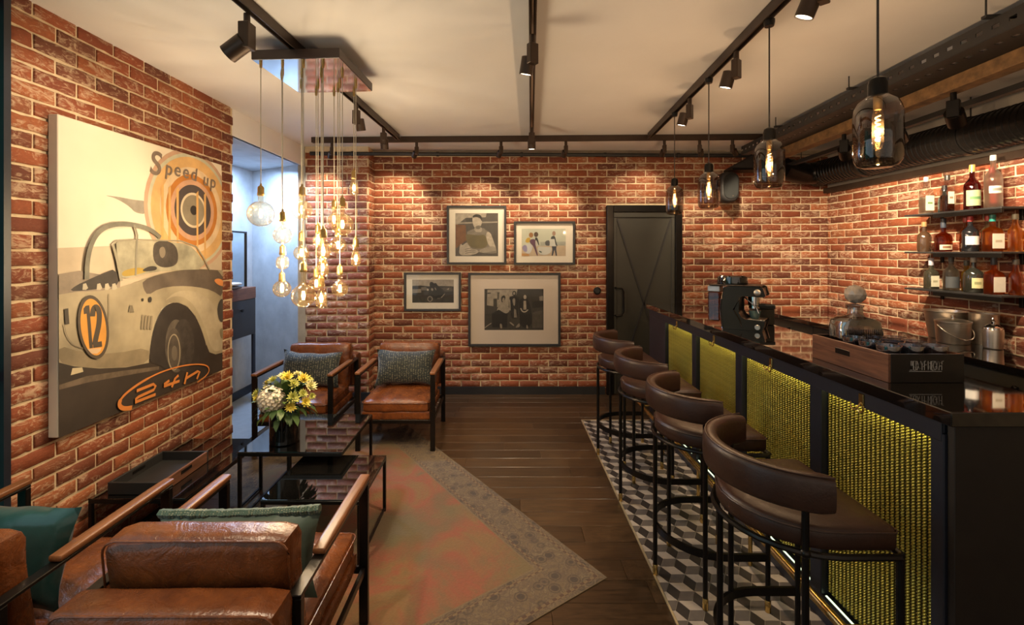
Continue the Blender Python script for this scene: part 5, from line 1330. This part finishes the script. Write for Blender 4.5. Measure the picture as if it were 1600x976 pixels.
bottle('clear bottle with a leafy pale label, far left on the upper shelf', on(U, 1447), .305, .043, (.60, .60, .50), (.55, .55, .5), (.10, .55, 1.0), 'square', (.55, .56, .46), mark=(.16, .26, .10), clear=True)
bottle('dark bottle half hidden, second on the upper shelf', on(U, 1466, .05), .22, .040, (.02, .03, .025), (.03, .03, .03), (.2, .5, .7), 'squat', (.16, .18, .15))
bottle('square clear bottle with white label and amber liquor on the upper shelf', on(U, 1480), .29, .040, (.20, .06, .015), (.05, .04, .03), (.25, .62, .75), 'square', WL, mark=(.3, .2, .12), clear=True)
bottle('dark red bottle with a green and gold label on the upper shelf', on(U, 1519), .335, .047, (.16, .012, .012), (.50, .33, .10), (.10, .50, 1.15), 'round', (.33, .36, .20), .05, mark=(.10, .22, .08))
bottle('bright red bottle at the back of the upper shelf', on(U, 1536, .065), .30, .038, (.45, .015, .015), (.45, .03, .03), (.15, .45, .8), 'tall', (.5, .05, .04))
bottle('tall frosted clear bottle at the right of the upper shelf', on(U, 1552), .375, .048, (.62, .60, .52), (.55, .55, .52), (.30, .45, .9), 'round', (.58, .55, .45), mark=(.20, .18, .15), clear=False)
bottle('small dark ribbed bottle far left on the middle shelf', on(M_, 1444), .245, .046, (.055, .030, .016), (.30, .17, .07), None, 'squat')
bottle('round bourbon bottle of amber liquor on the middle shelf', on(M_, 1474), .28, .054, (.26, .050, .010), (.04, .05, .07), (.08, .28, .8), 'squat', (.62, .50, .34), .07, mark=(.2, .1, .05))
bottle('amber bottle at the back of the middle shelf', on(M_, 1497, .06), .27, .036, (.35, .14, .03), (.40, .06, .05), (.2, .5, .8), 'tall', (.55, .42, .22))
bottle('black bottle with a white pointed label on the middle shelf', on(M_, 1516), .285, .048, (.012, .012, .014), (.45, .05, .05), (.22, .50, 1.0), 'round', (.66, .64, .60))
bottle('pale bottle standing behind the black one on the middle shelf', on(M_, 1531, .06), .30, .036, (.42, .38, .26), (.45, .06, .05), (.2, .6, .9), 'tall', (.55, .50, .38))
bottle('amber bottle with a big white label and green cap on the middle shelf', on(M_, 1551), .315, .048, (.42, .15, .025), (.02, .22, .18), (.10, .58, 1.1), 'square', WL, .045, mark=(.45, .38, .28))
bottle('golden bottle at the right end of the middle shelf', on(M_, 1571, .068), .26, .036, (.45, .22, .04), (.10, .08, .05), None, 'round')
bottle('dark bottle with cream label and pale stopper on the lower shelf', on(L_, 1455), .25, .043, (.035, .032, .022), (.45, .42, .48), (.10, .55, .95), 'square', (.60, .57, .42), .055, mark=(.35, .33, .22))
bottle('round clear bottle with a dark wave label on the lower shelf', on(L_, 1486), .265, .048, (.30, .29, .25), (.06, .06, .055), (.10, .48, 1.1), 'round', (.05, .055, .06), clear=False)
bottle('slim yellow bottle between two others on the lower shelf', on(L_, 1500, .05), .235, .030, (.50, .36, .04), (.08, .08, .06), None, 'tall')
bottle('wide black bottle with a green and gold label on the lower shelf', on(L_, 1521), .27, .056, (.022, .022, .017), (.40, .37, .30), (.15, .48, .6), 'squat', (.50, .48, .25), mark=(.25, .26, .12))
bottle('orange amber bottle with a tall white label on the lower shelf', on(L_, 1553), .295, .047, (.42, .12, .018), (.03, .03, .035), (.08, .58, 1.1), 'square', WL, .05)
bottle('amber bottle at the right end of the lower shelf', on(L_, 1572, .068), .25, .036, (.36, .12, .02), (.05, .04, .03), None, 'round')

# ================================================================ big tray with tumblers and decanter on the bar
def bar_tray():
    x0, x1, y0, y1, z = 1.416, 1.696, 1.694, 2.11, 1.1006; h = .105
    t = thing('bar_tray', 'deep walnut and black tray full of tumblers on the bar', 'tray', ((x0 + x1) / 2, (y0 + y1) / 2, z)); a, b = (x1 - x0) / 2, (y1 - y0) / 2
    dk = pm('black_lacquer', (.012, .010, .010), .3, coat=.2)
    MB().box(-a + .011, a - .011, -b + .011, b - .011, 0, .012).build('tray_base', dk, t)
    for s in (-1, 1):
        e = MB().box(-a + .0105, a, s * b - (.010 if s > 0 else 0), s * b + (.010 if s < 0 else 0), 0, h, .001).build('tray_end', dk, t)
    w_ = MB().box(-a, -a + .010, -b, b, 0, h, .001).build('tray_side', MAT['walnut'], t)
    MB().box(-a - .0012, -a + .004, -.020, .062, h * .50, h * .72, .001).build('handle_slot', MAT['black'], w_)
    MB().box(a - .010, a, -b + .0105, b - .0105, 0, h, .001).build('tray_side', MAT['walnut'], t)
    # white ornate lettering plate on the near end
    fr = Print(t, lambda u, v: Vector((u, y0, v)), (0, -1, 0)); o = t.location
    wt = fm((.62, .60, .56), .1)
    X0, X1, Z0, Z1 = P(1420.5, 0, y0).x, P(1471.5, 0, y0).x, P(0, 580, y0).z, P(0, 563.5, y0).z
    fr.stroke('lettering', [(X0, Z0), (X1, Z0)], .0016, wt)
    rn = random.Random(11); n = 9; wd = (X1 - X0) / n
    glyph = ["10 11 21 22 12 10 00 20", "00 02 22 20 00", "00 11 22 11 20 02", "02 11 22 11 10", "00 02 12", "02 00 11 20 22", "00 02 22 11 20 00", "00 22 20 02", "00 02 01 21 22 20"]
    for i, g in enumerate(glyph):
        pts = [(X0 + wd * (i + .14) + int(k[0]) / 2 * wd * .72, Z0 + .005 + int(k[1]) / 2 * (Z1 - Z0 - .006)) for k in g.split()]
        fr.stroke('lettering', pts, .0021, wt)
    for i in range(26):
        x = X0 + rn.random() * (X1 - X0); zq = Z0 + .004 + rn.random() * (Z1 - Z0 - .006)
        fr.stroke('lettering', [(x, zq), (x + rn.uniform(-.004, .004), zq + rn.uniform(.001, .004))], .0014, wt)
    return x0, y0, z
bx0, by0, bz = bar_tray()
def tumbler(label, c, r=.040, h=.114):
    t = thing('tumbler', label, 'glass', c, 0, 'cut glass tumblers in the bar tray')
    prof = [(r * .86, 0), (r * .90, .004), (r, h), (r - .0022, h), (r * .84, .016), (.001, .014)]
    MB().lathe(prof, (0, 0, 0), 24, caps=False).build('glass_wall', MAT['crystal'], t, True, 40)
    m = MB()
    for k in range(20):
        a = 2 * PI * k / 20; m.tube([(r * .905 * math.cos(a), r * .905 * math.sin(a), .006), (r * .96 * math.cos(a), r * .96 * math.sin(a), h * .62)], .0014, 4)
    stuff(m.build('cut_flutes', MAT['crystal'], t))
    return t
tb = None
MAT['crystal'] = clearglass('cut_tumbler_glass', (.82, .82, .86), .30, .08)
rows = ['in the front row of the bar tray', 'in the second row of the bar tray', 'in the third row of the bar tray']
for j, y in enumerate((1.755, 1.842, 1.93)):
    for i, x in enumerate((1.4685, 1.556, 1.6435)):
        lab = 'cut glass tumbler %s, %s' % (('at the left', 'in the middle', 'at the right')[i], rows[j])
        c = (x, y, bz + .0125)
        if tb is None: tb = tumbler(lab, c)
        else: dup(tb, lab, c)
def decanter():
    t = thing('decanter', 'square cut crystal decanter with a faceted ball stopper in the bar tray', 'decanter', (1.555, 2.035, bz + .0125))
    gl = pm('cut_crystal', (.40, .36, .32), .08, var=.4, scale=30, coat=.5)
    cg = clearglass('decanter_crystal', (.72, .70, .68), .28, .08)
    m = MB(); rs = []
    for k, z in ((.92, 0), (1, .006), (1, .145), (.94, .165), (.70, .178), (.34, .186), (.27, .20), (.27, .225)):
        q = .090 * k; d_ = .050 if k > .6 else q; rs.append([(x, y, z) for x, y in rrect(q, d_, min(.022, d_ * .6), 3)])
    m.rings(rs); m.build('decanter_body', cg, t, True, 30)
    m = MB()
    for k in range(17):
        x = -.076 + .152 * k / 16
        for y in (-.0505, .0505): m.tube([(x, y, .02), (x, y, .135)], .0028, 5)
    o = m.build('cut_flutes', cg, t); stuff(o)
    MB().lathe([(.030, .2255), (.033, .230), (.033, .236), (.014, .240)], (0, 0, 0), 20).build('neck_ring', cg, t)
    m = MB(); m.ico((0, 0, .282), .042, 2); m.build('ball_stopper', gl, t, False)
decanter()
t = MB().sweep([(x, 0, z) for x, z in [(-.115, 0), (-.115, .09), (-.105, .125), (-.08, .145), (.08, .145), (.105, .125), (.115, .09), (.115, 0)]], [(-.008, -.016), (.008, -.016), (.008, .016), (-.008, .016)]).build('black_arch_stand', MAT['black_matte'])
t.location = (1.68, 2.20, 1.1006); tag(t, 'black rounded arch stand on the bar behind the crystal decanter', 'stand')

# ================================================================ espresso machine
def coffee():
    fx = Vector((.80, -.60, 0)); wy = Vector((.60, .80, 0)); s = .00043
    yaw = math.atan2(fx.y, fx.x)
    t = thing('espresso_machine', 'black and chrome espresso machine standing on the bar', 'coffee machine', (1.378, 2.92, 1.1006), yaw)   # local x = front, y = across
    pf = lambda l: [Vector(((x - 345) * s, 0, (885 - y) * s)) for x, y in l]
    prof = pf([(375, 885), (360, 770), (345, 600), (360, 450), (395, 290), (420, 268), (860, 262), (890, 272), (925, 385), (905, 405), (640, 402), (600, 430), (590, 470), (585, 640), (620, 700), (680, 735), (925, 742), (918, 770), (885, 885)])
    gm = pm('bronze_black_gloss', (.030, .022, .012), .30, .6, var=.3, scale=4)
    MB().prism(prof, (0, .03, 0)).build('side_panel', gm, t, True, 30)
    MB().prism([p + Vector((0, .17, 0)) for p in prof], (0, .03, 0)).build('side_panel', gm, t, True, 30)
    inn = pf([(390, 880), (375, 770), (360, 600), (375, 450), (405, 300), (430, 280), (850, 275), (880, 285), (905, 380), (640, 385), (585, 420), (570, 470), (565, 640), (605, 705), (660, 745), (905, 755), (870, 880)])
    MB().prism([p + Vector((0, .0305, 0)) for p in inn], (0, .139, 0)).build('body', MAT['black'], t, True, 30)
    ch = pf([(372, 882), (357, 770), (342, 600), (357, 450), (388, 292), (400, 270)])
    MB().tube([p + Vector((0, -.003, 0)) for p in ch], .004, 6).build('chrome_edge', MAT['chrome'], t)
    ed = pf([(640, 402), (600, 430), (520, 600), (600, 740), (620, 830)])
    MB().tube([p + Vector((0, -.001, 0)) for p in ed], .004, 6).build('styling_ridge', gm, t)
    MB().box(-.069, .224, -.004, .204, .2680, .275, .003).build('cup_tray', MAT['black'], t)
    MB().lathe([(.090, .2755), (.092, .281), (.086, .322), (.074, .330)], (.05, .10, 0), 30, sy=.8).build('bean_hopper', MAT['gloss_black'], t)
    MB().box(-.078, -.006, .006, .194, .04, .228, .008).build('water_tank', clearglass('tank_glass', (.45, .28, .18), .05), t)
    MB().box(-.079, -.005, .004, .196, .2285, .266, .004).build('tank_lid', pm('tank_lid_grey', (.45, .43, .42), .3, .6), t)
    fxp = (880 - 345) * s
    MB().lathe([(.034, -.03), (.034, .028), (.028, .03)], ((750 - 345) * s, .1, (885 - 470) * s), 24).build('group_head', MAT['chrome'], t)
    MB().lathe([(.030, -.015), (.030, .0), (.020, .004)], ((750 - 345) * s, .1, (885 - 550) * s), 24).build('portafilter', MAT['chrome'], t)
    MB().tube([((760 - 345) * s, .1, (885 - 550) * s), ((1010 - 345) * s, .1, (885 - 535) * s)], .010, 10).build('portafilter_handle', MAT['black_matte'], t)
    for zz_, r, nm in ((340, .020, 'pressure_gauge'), (830, .016, 'tray_badge')):
        MB().lathe([(r, 0), (r, .006), (r * .85, .008)], ((828 - 345) * s, -.001, (885 - zz_) * s), 24, Matrix.Rotation(PI / 2, 3, 'X')).build(nm, MAT['steel'], t)
    MB().box((690 - 345) * s, (905 - 345) * s, .034, .166, (885 - 741) * s, (885 - 734) * s, .001).build('drip_grid', MAT['steel'], t)
    MB().tube([((640 - 345) * s, .05, (885 - 420) * s), ((800 - 345) * s, .035, (885 - 560) * s), ((830 - 345) * s, .035, (885 - 640) * s)], .004, 8).build('steam_wand', MAT['chrome'], t)
    c = t.matrix_basis @ Vector(((760 - 345) * s, .1, (885 - 733) * s))
    cp = MB().lathe([(.022, 0), (.027, .006), (.036, .05), (.034, .05), (.025, .010), (.001, .008)], (0, 0, 0), 24, caps=False).build('coffee_cup', pm('glass_teal', (.16, .26, .24), .1, coat=.5))
    cp.location = c; tag(cp, 'teal glass cup under the espresso machine spout', 'cup')
coffee()
g = thing('knock_box', 'dark lidded square box at the inner bar edge behind the espresso machine', 'box', (1.74, 3.10, 1.1006), -.05)
MB().box(-.05, .05, -.07, .07, 0, .105, .004).build('box_body', pm('dark_olive_box', (.035, .030, .020), .45), g)
MB().box(-.054, .054, -.074, .074, .106, .130, .004).build('box_lid', MAT['black_matte'], g)

# ================================================================ corridor furniture
t = thing('wall_cabinet', 'floating dark cabinet with a walnut band in the blue corridor', 'cabinet', (-2.73, 4.55, .73))
MB().box(-.125, .125, -.55, .30, .0, .37, .003).build('body', pm('anthracite', (.030, .032, .038), .5, var=.1), t)
MB().box(-.126, .128, -.552, .302, .371, .49, .003).build('walnut_band', MAT['walnut'], t)
MB().lathe([(.006, 0), (.006, .012), (.015, .016), (.015, .028)], (.125, .02, .27), 16, Matrix.Rotation(PI / 2, 3, 'Y')).build('knob', MAT['black'], t)
MB().box(.10, .125, .262, .30, -.729, -.001, .002).build('leg', MAT['navy'], t)
mr = thing('wall_mirror', 'framed mirror standing on the cabinet in the blue corridor', 'mirror', (-2.70, 4.47, 1.2212))
MB().box(-.008, .0, -.43, .36, .0, .56).build('mirror_glass', pm('silver_mirror', (.62, .68, .72), .05, 1.0, var=.02), mr)
for b in ((-.44, -.425, 0, .575), (.355, .372, 0, .575), (-.424, .354, .556, .575)): MB().box(-.012, .012, b[0], b[1], b[2], b[3], .002).build('mirror_frame', MAT['black'], mr)
for i, (c, nm) in enumerate((((.06, .045, .04), 'dark folded cloth at the bottom of the little stack on the corridor cabinet'), ((.62, .60, .58), 'white folded cloth at the top of the little stack on the corridor cabinet'))):
    f = softbox(.14, .20, .028, .012, .003, 5).build('folded_cloth', fm(c, .1), None); f.location = (-2.63 + .004, 4.42, 1.2365 + i * .036); tag(f, nm, 'cloth')
